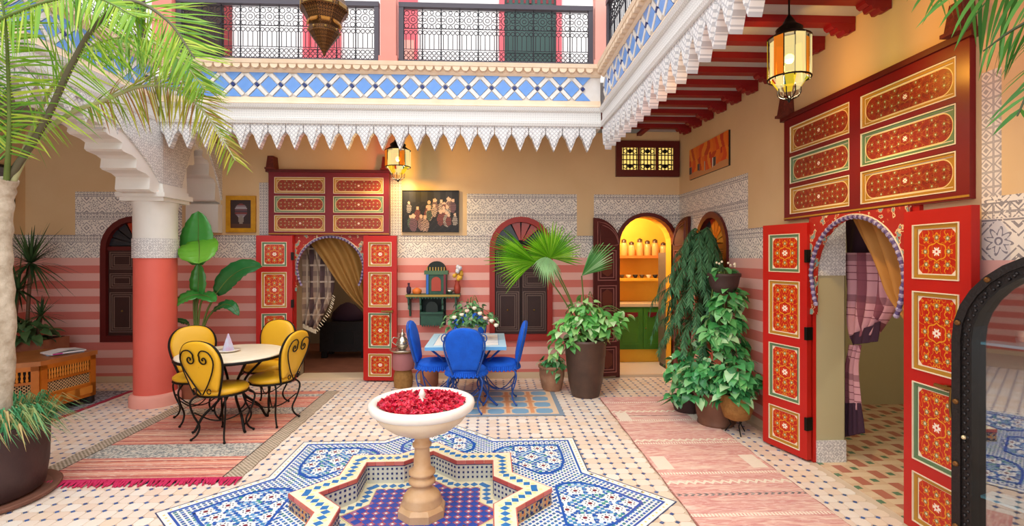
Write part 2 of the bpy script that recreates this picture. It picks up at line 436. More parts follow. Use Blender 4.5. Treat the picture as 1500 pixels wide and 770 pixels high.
@define('spandrel_paint')
def _(n):
    q = Mat(n, .5); a = q.noise(14, 2); b = q.noise(22, 2)
    q.out(q.mix(b.gt(.66), q.mix((a-.56).ab().lt(.018), q.mix(a.gt(.6), '#a8241a', '#7fa39a'), '#e0c898'), '#c05a34')); return q.m
@define('shutter_wood')
def _(n):
    q = Mat(n, .5, 0, 'Generated'); x = (q.x - .5).ab() * 2; z = q.z * 2
    d = (x - .5).ab().mx((z.fr() - .5).ab() * 1.0)
    q.out(q.mix(q.noise(6, 3), '#3d1d16', '#2b130f')); return q.m
@define('shutter_line')
def _(n): return Mat(n, .5).out('#7d6258').m
# ---- rugs (object coordinates, x across, y along)
@define('kilim_red')
def _(n):
    q = Mat(n, .95); x, y = q.x, q.y; HW, HL = .77, 1.16
    fine = q.noise(90, 2, q.vec(x * .15, y))
    st = q.noise(9, 3, q.vec(0.0, y * 1.0, 2.0)); row = (y * 11).fr(); wv = (x * 40 + y * 30).tri()
    col = q.ramp(q.noise(26, 1, q.vec(.3, y, 7.3)), [(0, '#b9605a'), (.36, '#d0786a'), (.43, '#efc4a8'), (.46, '#cb6a5e'), (.52, '#e29a7c'), (.56, '#c2605a'), (.60, '#f0ccb2'), (.64, '#b05a58')], True)
    col = q.mix((y * 13).tri().lt(.10), col, '#f0d0b4'); col = q.mix((y * 7 + .3).tri().lt(.05), col, '#8f3f44')
    band = ((y + .62).ab().lt(.14)).mx((y - .42).ab().lt(.11)).mx((y - .98).ab().lt(.05))
    dia = ((x * 14).tri() - (y * 14).tri()).ab()
    col = q.mix(band, col, q.mix((q.noise(55, 2) ).gt(.5), '#cfc8bc', '#8a8a88'))
    edge = x.ab().gt(HW - .13)
    col = q.mix(edge, col, q.mix(((x * 30 + y * 30).tri()).gt(.5), '#bfae9a', '#94846f'))
    col = q.mix((x.ab() - (HW - .135)).ab().lt(.006), col, '#4a3c36')
    q.out(q.mix(fine.gt(.6) , col, q.mix(.5, col, '#f0d2bc'))).bump(fine, .5, .004); return q.m
@define('kilim_pink')
def _(n):
    q = Mat(n, .95); x, y = q.x, q.y
    fine = q.noise(80, 2, q.vec(x * .2, y)); a = q.noise(7, 2, q.vec(.1, y, 1.3)); b = q.noise(16, 2, q.vec(x * .12, y, 5.1))
    col = q.ramp(b, [(0, '#d49a90'), (.4, '#dba59a'), (.5, '#cf8f88'), (.56, '#e6bfae'), (.62, '#d79b92'), (.7, '#e8cdbb')])
    zig = (((x * 16).tri() * .04 + y + .02) * 1.25).fr()
    col = q.mix((zig - .5).ab().lt(.018), col, '#e9dcc8')
    col = q.mix((((y * 1.7).fr() - .5).ab().lt(.03)) * (x * 45).tri().gt(.45), col, '#efe0cd')
    col = q.mix(((y + .62).ab().lt(.018)) * ((x * 22 + (y * 30).tri()*.5).tri()).gt(.5), col, '#6f6a6a')
    col = q.mix((y - 1.02).ab().lt(.008), col, '#7a5a58')
    col = q.mix((x.ab().gt(.30)) * (x.ab().lt(.42)) * ((y * .9 + .2).fr().lt(.22)), col, '#e8d8c6')
    col = q.mix(x.ab().gt(.445), col, '#a86a60')
    q.out(q.mix(fine.gt(.55), col, q.mix(.35, col, '#f3ddd0'))).bump(fine, .5, .004); return q.m
@define('rug_dark')
def _(n):
    q = Mat(n, .95); a = q.noise(28, 3); x = q.x
    col = q.mix(a.gt(.5), '#77707a', '#a9a2a6'); col = q.mix(q.noise(40, 2).gt(.6), col, '#4a3c44')
    col = q.mix((x - .62).ab().lt(.028), col, '#a82c42'); q.out(col).bump(q.noise(90, 2), .5, .004); return q.m
@define('plaid')
def _(n):
    q = Mat(n, .9); x, z = q.x, q.z
    a = (x * 7).fr(); b = (z * 4.5).fr()
    col = q.mix(a.lt(.35), '#a08a78', '#54403f'); col = q.mix(b.lt(.3) , col, q.mix(.5, col, '#5a4448'))
    col = q.mix((a - .7).ab().lt(.05), col, '#c4b29c'); col = q.mix((b - .65).ab().lt(.05), col, '#b8a694')
    q.out(col); return q.m
@define('plaid_pink')
def _(n):
    q = Mat(n, .9); x, z = q.y, q.z
    a = (x * 6).fr(); b = (z * 3.2).fr()
    col = q.mix(a.lt(.3), '#cc97a0', '#8a4f5c'); col = q.mix(b.lt(.16), col, q.mix(.6, col, '#6d3a48'))
    col = q.mix((z * 18).tri().lt(.12) * (b.gt(.5)), col, '#7d4452')
    q.out(col); return q.m
@define('hall_tile')
def _(n):
    q = Mat(n, .5); x, y = q.x, q.y; a = (x * 5).fr(); b = (y * 5 + (x * 5).fl() * .5).fr()
    col = q.mix(a.lt(.4), '#d9b796', '#b9705c'); col = q.mix(b.lt(.35), col, '#e0c4a4'); col = q.mix((a - .7).ab().lt(.12) * (b - .7).ab().lt(.12), col, '#5f7f62')
    q.out(col); return q.m
def canvas(name, w, h, nx, ny, fn, rough=.5, **kw):
    """a painted picture: every cell of the sheet carries its own paint (colour attribute computed here)"""
    vs = []; fs = []; cols = []
    for j in range(ny+1):
        for i in range(nx+1): vs.append((w*(i/nx-.5), 0, h*(j/ny-.5)))
    for j in range(ny):
        for i in range(nx):
            fs.append((j*(nx+1)+i, j*(nx+1)+i+1, (j+1)*(nx+1)+i+1, (j+1)*(nx+1)+i)); cols.append(fn((i+.5)/nx, (j+.5)/ny))
    me = bpy.data.meshes.new(name); me.from_pydata(vs, [], fs)
    at = me.color_attributes.new('paint', 'FLOAT_COLOR', 'CORNER')
    k = 0; buf = []
    for c in cols:
        l = (*lin(c), 1); buf += l * 4
    at.data.foreach_set('color', buf)
    if 'paint_sheet' not in MATS:
        q = Mat('paint_sheet', rough); n = q.nt.nodes.new('ShaderNodeVertexColor'); n.layer_name = 'paint'; q.out(n.outputs[0]); MATS['paint_sheet'] = q.m
    me.materials.append(MATS['paint_sheet']); return place(name, me, **kw)
simple('door_green_dark', '#2f4a45', .5)
simple('opening_shade', '#3a2c26', .9)  # shade inside an open doorway, put into the colour
simple('pink_frame', '#d9606a', .5)
simple('red_wine', '#7a1216', .3, c2='#6e1016', sc=3)
simple('carved_red', '#7a2a1c', .6, c2='#4f1a12', sc=40, bump=.6)
simple('rope', '#5c4a78', .6)
simple('rope_bead', '#c8bccb', .5, c2='#6a5588', sc=60)
simple('carved_maroon', '#5a201c', .5, c2='#48140f', sc=8)
simple('carve_line', '#9c5f58', .5)
simple('carve_panel', '#6a3020', .5)
simple('pane_red', '#a8321c', .15)
simple('pane_dark', '#2a2b31', .15)
simple('window_red', '#9c2418', .45)
simple('gold_drape_bright', '#b5803f', .7, c2='#a8702f', sc=2)
simple('wall_tile_grey', '#d5d3c4', .4)
simple('purple_ground', '#8f6f9c', .4, c2='#b5637a', sc=20)
simple('stone_pale', '#e6d2b8', .4, c2='#dcc3a2', sc=8)
simple('copper', '#a8622c', .4, .6)
simple('fringe_pink', '#cf2f62', .9, c2='#b8204c', sc=30)
simple('carpet_cream', '#e8c8a8', .45)
simple('carpet_orange', '#e09a6a', .45)
simple('carpet_blue', '#7fa8c4', .45)
simple('carpet_edge', '#8797a8', .5)
simple('napkin', '#b9cfe0', .7, c2='#c9a0c4', sc=25)
simple('border_pale', '#b5d6ea', .35)
simple('pouf_pink', '#a86a6a', .7)
simple('brown_dark', '#5a4236', .45, c2='#46332b', sc=7, bump=.2)
simple('fan_pale', '#a4c894', .4)
tinted('fan_leaf_cool', ['#5f9a4f', '#7ab06a', '#4c8a44', '#9cc48c'], .4)
simple('terracotta_pale', '#b58a6c', .8, c2='#96674e', sc=9, bump=.2)
simple('stem_wood', '#6a4a34', .6)
tinted('pothos_mix', ['#56aa60', '#8ad088', '#4a9a55', '#b8e4ac', '#6cbc6e', '#3f8a4c'], .27, 'obj', .5, .2)
simple('pot_pale', '#c9bdb4', .6, c2='#b5a79c', sc=12)
emit('amber_pane', '#8a5a22', .25)
simple('shelf_dark', '#16211c', .6)
simple('shelf_gold_dark', '#4a6a4a', .5)
simple('orange_pot', '#d9702a', .5)
simple('flower_yellow', '#d9a83a', .6)
simple('flower_white', '#d4d6e0', .6)
simple('bench_top', '#b5703a', .35, c2='#9c5a28', sc=5)
simple('carving_pale', '#c9a070', .6)
simple('carved_black', '#2b2627', .3)
simple('brass_worn', '#7a5228', .4, .5)
simple('brass_pale', '#d9c9a0', .3, .5)
simple('cab_inside', '#2e201a', .8)
simple('shelf_glass', '#5fb8d0', .2)
@define('basin_outer')
def _(n):
    q = Mat(n, .4); a = q.noise(38, 2); q.out(q.mix(a.gt(.55), q.mix(a.lt(.42), '#b8a583', '#2f3b52'), '#d98a4a')); return q.m
tinted('palm_leaf_dark', ['#3f7a2c', '#2f6a28', '#4f8a34', '#5f9a44'], .45, 'isl', .4, .3)
# =================================================================== STRUCTURE
def arch_outline(h0, h1, sill, top, rect=False, n=14):
    if rect: return [(h0, sill), (h0, top), (h1, top), (h1, sill)]
    c, r = (h0+h1)/2, (h1-h0)/2
    return [(h0, sill)] + [(c - r*cos(pi*i/n), top - r + r*sin(pi*i/n)) for i in range(n+1)] + [(h1, sill)]
def wall(name, axis, plane, h0, h1, z0, z1, ops, depth, mat, label):
    b = MB(); zb = z0; z0 -= .05; RV = {1.716: 2, 2.85: 3, -2.52: 4}
    def P(h, z, d=0): return (h, plane+d, z) if axis == 'y' else (plane+d, h, z)
    def Q(a, c, e, g): b.add([P(a, c), P(e, c), P(e, g), P(a, g)], [(0, 1, 2, 3)])
    cur = h0
    for o in sorted(ops, key=lambda o: o[0]):
        Q(cur, z0, o[0], z1); ol = arch_outline(*o[:4], rect=(len(o) > 4))
        if o[2] > zb: Q(o[0], z0, o[1], o[2])
        up = ol[1:-1]
        for p, q in zip(up, up[1:]):
            if q[0] > p[0] + 1e-6: b.add([P(*p), P(*q), P(q[0], z1), P(p[0], z1)], [(0, 1, 2, 3)])
        n = len(ol)
        for i in range(n if o[2] > zb else n-1):
            p, q = ol[i], ol[(i+1) % n]
            b.add([P(*p), P(*q), P(*q, depth), P(*p, depth)], [(0, 1, 2, 3)], RV.get(o[0], 1))
        cur = o[1]
    Q(cur, z0, h1, z1)
    # back leaf of the wall so it is a solid body, opened at the same places
    return tag(b.build(name, [mat, 'maroon', 'kitchen_yellow', 'hall_wall', 'room_wall']), label, 'wall', kind='structure')
W1 = (-4.936, -4.12, .52, 2.10); W2 = (0.0, .812, .50, 2.11); KD = (1.716, 2.455, 0, 2.13); CD = (-2.52, -1.60, 0, 1.87, 1)
RT = .235; RDo = (2.85, 3.77, 0, 1.89, 1); W3 = (5.19, 5.98, .55, 2.10)
wall('wall_back', 'y', YB, XL, XR, 0, ZC+.3, [W1, CD, W2, KD], .3, 'wall_back_paint', 'back wall with beige plaster, grey stencilled lace and pink striped dado')
wall('wall_right', 'x', XR, -2.5, YB, 0, ZC+.3, [RDo, W3], RT, 'wall_right_paint', 'right courtyard wall in beige plaster with stencilled lace band')
wall('wall_left', 'x', XL, -2.5, YB, 0, ZC+.3, [], .2, 'wall_left_paint', 'shaded left gallery wall above pink striped dado')
# upper storey walls
b = MB(); b.box(XL, XR+.2, YB, YB+.2, 3.6, 5.6)
upw = tag(b.build('wall_upper', 'upper_white'), 'white upper storey wall behind the balcony railings', 'wall', kind='structure')
b = MB(); b.box(XR, XR+.2, 0, YB, 3.6, 5.6); tag(b.build('wall_upper_right', 'upper_white'), 'white upper storey wall above the right gallery', 'wall', kind='structure')
b = MB(); b.box(XL-.2, XL, 0, YB, 3.6, 5.6); tag(b.build('wall_upper_left', 'upper_white'), 'white upper storey wall above the left gallery', 'wall', kind='structure')
# ceilings of the three galleries (slab between storeys)
ce = tag(MB().box(XL, XR, YE+.12, YB, ZC, ZC+.26).build('ceiling', 'ceiling_boards'), 'whitewashed gallery ceiling boards under the balcony', 'ceiling', kind='structure')
ceR = tag(MB().box(XER+.12, XR, -2.5, YE+.12, ZC, ZC+.26).build('ceiling_right', 'ceiling_boards'), 'pale boarded ceiling of the right gallery between red beams', 'ceiling', kind='structure')
tag(MB().box(XL, XEL-.12, -2.5, YE+.12, ZC, ZC+.26).build('ceiling_left', 'ceiling_boards'), 'dim ceiling of the left gallery behind the arcade', 'ceiling', kind='structure')
# red carved beams
bb = MB(); bb.box(0, 1.28, -.042, .042, .0, .05)
prof = [(0, .02), (0, -.05), (-.02, -.055), (-.035, -.04), (-.05, -.07), (-.07, -.07), (-.085, -.045), (-.10, -.055), (-.12, -.055), (-.13, -.03), (-.15, -.035), (-.17, -.02), (-.18, .02)]
bb.prism([(1.28+x, z) for x, z in prof][::-1], -.04, .04, 'y')
bme = bb.mesh('beam', 'beam_red')
for i in range(16): place('beam', bme, ceR, (XR-1.285, 6.2-.313*i, ZC-.05))
b = MB(); b.box(1.28, 1.34, 5.5, 6.5, ZC-.06, ZC); b.box(1.62, 1.68, 5.5, 6.5, ZC-.06, ZC); b.box(1.95, 2.01, 6.2, 6.56, ZC-.06, ZC); b.build('cross_beam', 'beam_red', ce)
for x0 in (1.36, 1.70): MB().box(x0, x0+.24, 6.3, 6.54, ZC-.03, ZC-.012).build('ceiling_panel', 'grey_blue', ce)

# ------------------------------------------------------------------ floor
floor = MB()
FX0, FX1, FY0, FY1, q = XL-.05, XR+.05, -2.5, YB+.05, .95
floor.box(FX0, CX-q, FY0, FY1, -.3, -.004); floor.box(CX+q, FX1, FY0, FY1, -.3, -.004)
floor.box(CX-q, CX+q, FY0, CY-q, -.3, -.004); floor.box(CX-q, CX+q, CY+q, FY1, -.3, -.004)
floor = tag(floor.build('floor', 'grout'), 'courtyard floor of cream tiles with small blue cabochons', 'floor', kind='structure')
def star(R, rot=0, cx=CX, cy=CY, k=.7654):
    return [(cx + (R if i % 2 == 0 else R*k)*cos(pi*i/8+rot), cy + (R if i % 2 == 0 else R*k)*sin(pi*i/8+rot)) for i in range(16)]
def in_star(x, y, R):
    x -= CX; y -= CY
    a = max(abs(x), abs(y)) <= R*.7071; bq = (abs(x)+abs(y)) <= R
    return a or bq
RS, RBAS = 1.653, .83
TP = .096
def oct_mesh(mat):
    h, c = TP/2-.002, .021; p = [(-h+c,-h),(h-c,-h),(h,-h+c),(h,h-c),(h-c,h),(-h+c,h),(-h,h-c),(-h,-h+c)]
    return p
rugs_xy = []   # covered rectangles, no tile needed below
def covered(x, y):
    if in_star(x, y, RS-.01): return True
    if 1.27 < x < 2.10 and 2.3 < y < 5.55: return True
    if -3.28 < x < -1.84 and 3.75 < y < 5.8: return True
    if -.62 < x < .72 and 5.0 < y < 5.92: return True
    if x < -4.4 and y < 6.2: return True
    return False
cells = []
for i in range(int((XR-XL)/TP)+1):
    for j in range(int((YB-1.9)/TP)+1):
        x, y = XL+TP*(i+.5), 1.9+TP*(j+.5)
        if x > XR-.04 or y > YB-.04 or covered(x, y): continue
        yc = x*_s + y*_c; px = 750+FPX*(x*_c-y*_s)/yc; py = 375+FPX*EYE/yc
        cells.append((yc if (-20 < px < 1520 and py < 785) else 50+yc, x, y))
cells.sort(); poly = oct_mesh(None)
tme = MB().prism(poly, 0, .004).mesh('floor_tile', 'floor_tile_cream')
for d, x, y in cells[:300]: place('floor_tile', tme, floor, (x, y, -.004))
b = MB()
for d, x, y in cells[300:]: b.prism([(x+p, y+r) for p, r in poly], -.004, 0)
o = b.build('floor_tile_field', 'floor_tile_cream_isl', floor); o['kind'] = 'stuff'
b = MB(); dd = .0145
for d, x, y in cells:
    X, Y = x-TP/2, y-TP/2; b.prism([(X-dd, Y), (X, Y-dd), (X+dd, Y), (X, Y+dd)], -.004, .0005)
o = b.build('blue_cabochon_field', 'floor_dot', floor); o['kind'] = 'stuff'

# ---- large blue and white star mosaic laid in the floor
sm = empty('star_mosaic', (0, 0, 0), parent=floor); sm['label'] = 'eight-pointed star of blue and white mosaic around the fountain'
def starring(r0, r1, z0, z1, mat, name, parent):
    b = MB().ringprism(star(r1), star(r0), z0, z1); return b.build(name, mat, parent)
starring(RBAS-.03, RS, -.3, -.003, 'mosaic_white', 'mosaic_bed', sm)
starring(RS-.010, RS, -.003, .001, 'mosaic_dark', 'border_line', sm)
starring(RS-.075, RS-.012, -.003, .0005, 'mosaic_white', 'border_band', sm)
starring(RS-.095, RS-.077, -.003, .001, 'mosaic_blue', 'border_line', sm)
b = MB()
for e in range(16):
    p, r = star(RS-.045)[e], star(RS-.045)[(e+1) % 16]
    for t in range(1, 14):
        x, y = p[0]+(r[0]-p[0])*t/14, p[1]+(r[1]-p[1])*t/14; b.cbox((x, y, .001), (.012, .012, .002), 0, pi/4)
o = b.build('border_dots', 'rosette_yellow', sm); o['kind'] = 'stuff'
# panels inside each point: blue outline, rosettes
pan = [(.865, 0), (.80, .075), (.72, .15), (.645, .19), (.575, .185), (.535, .15)]
pan = pan + [(a, -c) for a, c in pan[::-1] if c > 0]
def inpoly(x, y, P):
    ins = False; n = len(P)
    for i in range(n):
        (x1, y1), (x2, y2) = P[i], P[(i+1) % n]
        if (y1 > y) != (y2 > y) and x < (x2-x1)*(y-y1)/(y2-y1)+x1: ins = not ins
    return ins
ros = [(.655, 0)] + [(.655+.105*cos(pi/4*k+pi/8), .115*sin(pi/4*k+pi/8)) for k in range(8)] + [(.812, 0)]
flat = MB(); panm = MB(); lines = MB(); rw = MB(); rr = MB(); rb = MB(); rp2 = MB()
def sq(b, x, y, h, z, ang, sx=1): b.cbox((x, y, z), (h*sx, h, .002), 0, ang)
G = .0225
for i in range(-76, 77):
    for j in range(-76, 77):
        x, y = CX+i*G, CY+j*G
        if not in_star(x, y, RS-.115) or in_star(x, y, RBAS+.02): continue
        th = atan2(y-CY, x-CX); k = round(th/(pi/4)); ax = k*pi/4
        u = ((x-CX)*cos(ax)+(y-CY)*sin(ax))/RS; v = (-(x-CX)*sin(ax)+(y-CY)*cos(ax))/RS
        if inpoly(u, v, pan):
            if min(sqrt((u-a)**2+(v-c)**2) for a, c in ros) < .034: continue
            if (i+j) % 2 == 0: sq(panm, x, y, G*1.0, .0, 0)
        elif (i+j) % 2 == 0: sq(flat, x, y, G*.66, .0, pi/4+ax, 1.25)
for k in range(8):
    ax = k*pi/4
    def T(u, v): return (CX+RS*(u*cos(ax)-v*sin(ax)), CY+RS*(u*sin(ax)+v*cos(ax)))
    cx_ = .68
    o1 = [T(a, c) for a, c in pan]; o2 = [T(cx_+(a-cx_)*.93, c*.93) for a, c in pan]
    lines.ringprism(o1, o2, -.003, .0018)
    for a, c in ros:
        x, y = T(a, c); big = (a, c) == ros[0]
        rz2 = .0012+.00008*(ros.index((a, c))); rs_ = .034 if a > .8 else .05; rw.lathe([(rs_, -.003), (rs_, rz2)], 10, (x, y, 0), 0, False)
        for t in range(8): sq(rb, x+.030*cos(pi/4*t), y+.030*sin(pi/4*t), .008, .0022, pi/4*t)
        rr.lathe([(.015, -.003), (.015, .0026)], 8, (x, y, 0), 0, False)
        for t in range(8): sq(rp2, x+.062*cos(pi/4*t+.39), y+.062*sin(pi/4*t+.39), .015, .0004+.0001*t, pi/4*t+.39)
for b, m, n in ((flat, 'mosaic', 'mosaic_field'), (panm, 'mosaic_panel', 'mosaic_panel_field'), (lines, 'mosaic_blue', 'panel_outline'), (rp2, 'mosaic_blue', 'rosette_chips'), (rw, 'mosaic_white', 'rosette_ground'), (rr, 'rosette_red', 'rosette_heart'), (rb, 'mosaic_dark', 'rosette_petals')):
    o = b.build(n, m, sm); o['kind'] = 'stuff'

# ------------------------------------------------------------------ eaves: cornice, tile frieze, hanging teeth
FP, FZ0, FZ1 = .2475, 3.285, 3.54
def hexa(poly, th): return MB().prism(poly, -th, 0, 'y')
_e = .009
mid = (FZ0+FZ1)/2; hh = (FZ1-FZ0)/2
bw = .030
def shrink_diamond():
    a, c = FP/2-bw*1.35, hh-bw*1.35; return [(-a, 0), (0, -c), (a, 0), (0, c)]
m_dia = hexa(shrink_diamond(), .016).mesh('blue_tile', 'blue_tile')
a, c = FP/2-bw*1.35, hh-bw*1.35
m_tup = hexa([(-a, 0), (0, -c), (a, 0)], .016).mesh('blue_tile', 'blue_tile'); m_tdn = hexa([(-a, 0), (a, 0), (0, c)], .016).mesh('blue_tile', 'blue_tile')
L = sqrt((FP/2)**2+hh**2); m_bar = MB().box(-L/2+.028, L/2-.028, -.02, 0, -bw*.62, bw*.62).mesh('white_tile', 'white_tile')
m_dot = MB().prism([(-.024, 0), (0, -.024), (.024, 0), (0, .024)], -.022, 0, 'y').mesh('navy_tile', 'navy')
ang = atan2(hh, FP/2)
TW = .184
def tooth_mesh(th):
    b = MB(); w = TW/2-.004
    b.prism([(-w, .10), (-w, .015), (-w*.55, -.035), (-w*.5, -.06), (0, -.165), (w*.5, -.06), (w*.55, -.035), (w, .015), (w, .10)], -th, 0, 'y')
    b.prism([(-w*.62, .06), (-w*.3, -.05), (0, -.115), (w*.3, -.05), (w*.62, .06)], -th-.018, -th, 'y'); return b.mesh('pendant_tooth', 'tooth_white')
m_tooth = tooth_mesh(.07)
m_scal = MB().prism([(-.04, .0), (-.034, -.03), (-.015, -.045), (.015, -.045), (.034, -.03), (.04, 0)], -.075, 0, 'y').mesh('scallop', 'cream_plaster')
def eave(n, loc, rz, length, off, lab):
    r = empty('trim_%d' % n, loc, rz, lab, 'cornice', kind='structure')
    def ex(poly, name, mat, x0=0, x1=length): MB().prism([(y, z) for y, z in poly], x0, x1, 'x').build(name, mat, r)
    ex([(.12, 3.0), (.0, 3.0), (-.01, 3.03), (-.01, 3.055), (.012, 3.065), (.012, 3.15), (-.012, 3.165), (-.025, 3.2), (.12, 3.2)][::-1], 'cornice_band', 'band_white')
    ex([(.12, 3.2), (.02, 3.2), (.0, 3.215), (.02, 3.235), (.028, FZ0), (.12, FZ0)][::-1], 'ledge', 'cream_plaster')
    ex([(.12, FZ0), (.04, FZ0), (.04, FZ1), (.12, FZ1)][::-1], 'frieze_bed', 'white_tile')
    ex([(.12, FZ1), (.02, FZ1), (.0, 3.56), (.0, 3.60), (-.05, 3.615), (-.06, 3.655), (.12, 3.66)][::-1], 'coping', 'cream_plaster')
    ex([(.26, 2.985), (.035, 2.985), (.035, 3.0), (.26, 3.0)][::-1], 'soffit', 'white_plaster')
    k = int(length/FP)
    for i in range(k):
        x = off+FP*(i+.5)
        if x+FP/2 > length: break
        place('blue_tile', m_dia, r, (x, .04, mid))
        place('blue_tile', m_tup, r, (x+FP/2, .04, FZ1)); place('blue_tile', m_tdn, r, (x+FP/2, .04, FZ0))
        for sx in (-1, 1):
            for sz in (-1, 1): place('white_tile', m_bar, r, (x+sx*FP/4, .04, mid+sz*hh/2), rot=(0, sx*sz*ang, 0))
        place('navy_tile', m_dot, r, (x+FP/2, .04, mid))
    for i in range(int(length/.095)): place('scallop', m_scal, r, (.05+.095*i, .03, 3.612))
    for i in range(int(length/TW)): place('pendant_tooth', m_tooth, r, (TW*(i+.5), .09, 2.90))
    return r
eave(1, (XEL, YE, 0), 0, XER-XEL, .0, 'white carved cornice of the back balcony with blue diamond tile frieze')
eave(2, (XER, YE, 0), -pi/2, 4.4, .0, 'white carved cornice of the right balcony with hanging teeth')
eave(3, (XEL, 1.4, 0), pi/2, YE-1.4, .1, 'white carved cornice of the left balcony behind the palm')

# ------------------------------------------------------------------ column and lobed brackets
cx0, cy0 = -3.645, 5.6
col = empty('column', (cx0, cy0, 0), 0, 'coral painted round column with white stencilled capital', 'column', kind='structure')
MB().lathe([(.24, 0), (.24, .095), (.225, .125), (.205, .13)], 28).build('base', 'coral_pale', col)
MB().lathe([(.2, .1), (.2, 1.58)], 28).build('shaft', 'coral', col)
MB().lathe([(.213, 1.58), (.213, 1.79)], 28).build('stencil_ring', 'stencil_white', col)
MB().lathe([(.205, 1.79), (.205, 2.12), (.215, 2.15), (.215, 2.2)], 28).build('neck', 'white_plaster', col)
b = MB(); b.box(-.17, .17, -.17, .17, 2.2, 3.02); b.build('pier', 'stencil_white', col)
b = MB()
for i, (hw, z0, z1) in enumerate(((.225, 2.18, 2.22), (.25, 2.22, 2.27), (.22, 2.27, 2.31), (.205, 2.31, 2.36))): b.box(-hw, hw, -hw, hw, z0, z1)
b.build('capital', 'white_plaster', col)
def bracket(ln, zt, face_w, nlobe):
    """half arch springing from a pier: scalloped soffit, stencilled cheeks; local x runs away from the pier"""
    b = MB(); b2 = MB(); pts = [(0, 2.24)]
    zs = lambda s: 2.24 + (zt-2.24)*sin(min(1, s/ln)*pi/2)**.85
    n = nlobe
    for i in range(n):
        s0, s1 = ln*i/n, ln*(i+1)/n
        zl, zh = zs(s0+.02), zs(s1)
        pts += [(s0+(s1-s0)*.25, zl-.02), (s0+(s1-s0)*.85, zl-.005), (s1, zl+.012), (s1-.01, zl+(zh-zl)*.6), (s1-.012, zh-.03)]
    pts += [(ln, zt), (ln, 3.02), (0, 3.02)]
    b.prism(pts, -face_w/2, face_w/2, 'y')
    curve = [(ln*i/12, zs(ln*i/12)+.08) for i in range(13)]
    cheek = [(0, 2.36)] + [(s, z) for s, z in curve] + [(ln, 3.02), (0, 3.02)]
    for sgn in (-1, 1): b2.prism(cheek, sgn*face_w/2, sgn*(face_w/2+.02), 'y')
    return b, b2
b, b2 = bracket(1.15, 2.86, .34, 6)
br = b.build('bracket', 'white_plaster', col, (0, -.17, 0), -pi/2); b2.build('cheek', 'stencil_white', br)
b, b2 = bracket(.42, 2.95, .30, 3)
br = b.build('bracket', 'white_plaster', col, (0, .17, 0), pi/2); b2.build('cheek', 'stencil_white', br)
b, b2 = bracket(.55, 2.95, .36, 4)
pil = tag(b.build('trim_4', 'white_plaster', None, (cx0, YB, 0), -pi/2), 'white lobed half arch on the back wall behind the column', 'bracket', kind='structure'); b2.build('cheek', 'stencil_white', pil)
MB().box(-.01, .10, -.2, .2, 1.9, 2.26).build('pilaster', 'white_plaster', pil)

# ------------------------------------------------------------------ upper balcony
grille = MB(); cw, z0, z1 = .2, .0, .56
grille.tube([(0, 0, z0), (0, 0, z1)], .006, 5); grille.tube([(0, 0, z1*.62), (cw, 0, z1*.62)], .005, 4); grille.tube([(0, 0, z1*.97), (cw, 0, z1*.97)], .004, 4)
grille.tube([(0, 0, z1*.22), (cw, 0, z1*.22)], .004, 4)
def ring(x, z, r, n=9, t=.0042): grille.tube([(x+r*cos(2*pi*i/n), 0, z+r*sin(2*pi*i/n)) for i in range(n)], t, 4, True)
ring(.1, z1*.79, .05); ring(.1, z1*.79, .022, 7)
for sx in (-1, 1):
    for sz in (-1, 1): ring(.1+sx*.068, z1*.79+sz*.066, .027, 8)
    ring(.1+sx*.078, z1*.79, .02, 7); ring(.1, z1*.79+sx*.078, .02, 7)
for x in (.025, .075, .125, .175):
    grille.tube([(x, 0, z1*.22), (x, 0, z1*.5)], .004, 4); ring(x, z1*.15, .022, 7); ring(x, z1*.055, .022, 7); ring(x, z1*.545, .022, 7)
gme = grille.mesh('grille_panel', 'rail_iron')
def railing(name_lab, loc, rz, length):
    r = empty('balcony_railing', (loc[0], loc[1], 3.66), rz, name_lab, 'railing', 'wrought iron balcony railings')
    MB().box(0, length, -.03, .03, .61, .66).build('top_rail', 'rail_bar', r); MB().box(0, length, -.025, .025, .0, .045).build('bottom_rail', 'rail_bar', r)
    MB().box(0, .05, -.025, .025, .045, .61).build('rail_post', 'rail_bar', r); MB().box(length-.05, length, -.025, .025, .045, .61).build('rail_post', 'rail_bar', r)
    n = max(1, round((length-.1)/cw))
    for i in range(n): o = place('grille_panel', gme, r, (.05+i*(length-.1)/n, 0, .045)); o.scale = ((length-.1)/n/cw, 1, 1)
    return r
railing('iron scrollwork railing between coral posts, left of the bronze lantern', (-3.3, YE+.06), 0, 3.3-1.19)
railing('iron scrollwork railing right of the middle coral post', (-.98, YE+.06), 0, .98+1.12)
railing('iron scrollwork railing along the right balcony edge', (XER+.06, YE-.08), -pi/2, 2.6)
railing('iron scrollwork railing along the left balcony behind palm fronds', (XEL-.06, 2.2), pi/2, YE-2.35)
for x, w_, mt, lab in ((-3.41, .2, 'coral_overexposed', 'coral square balcony post above the arcade column'), (-1.085, .165, 'coral_overexposed', 'coral square balcony post in the middle of the back railing'), (1.21, .14, 'coral_pale', 'pale pink square balcony post at the right inner corner')):
    b = MB(); b.box(-w_/2, w_/2, -w_/2, w_/2, 0, 1.9); b.box(-w_/2-.015, w_/2+.015, -w_/2-.015, w_/2+.015, 0, .07)
    tag(b.build('balcony_post', mt, None, (x, YE+.08, 3.655)), lab, 'post', kind='structure')
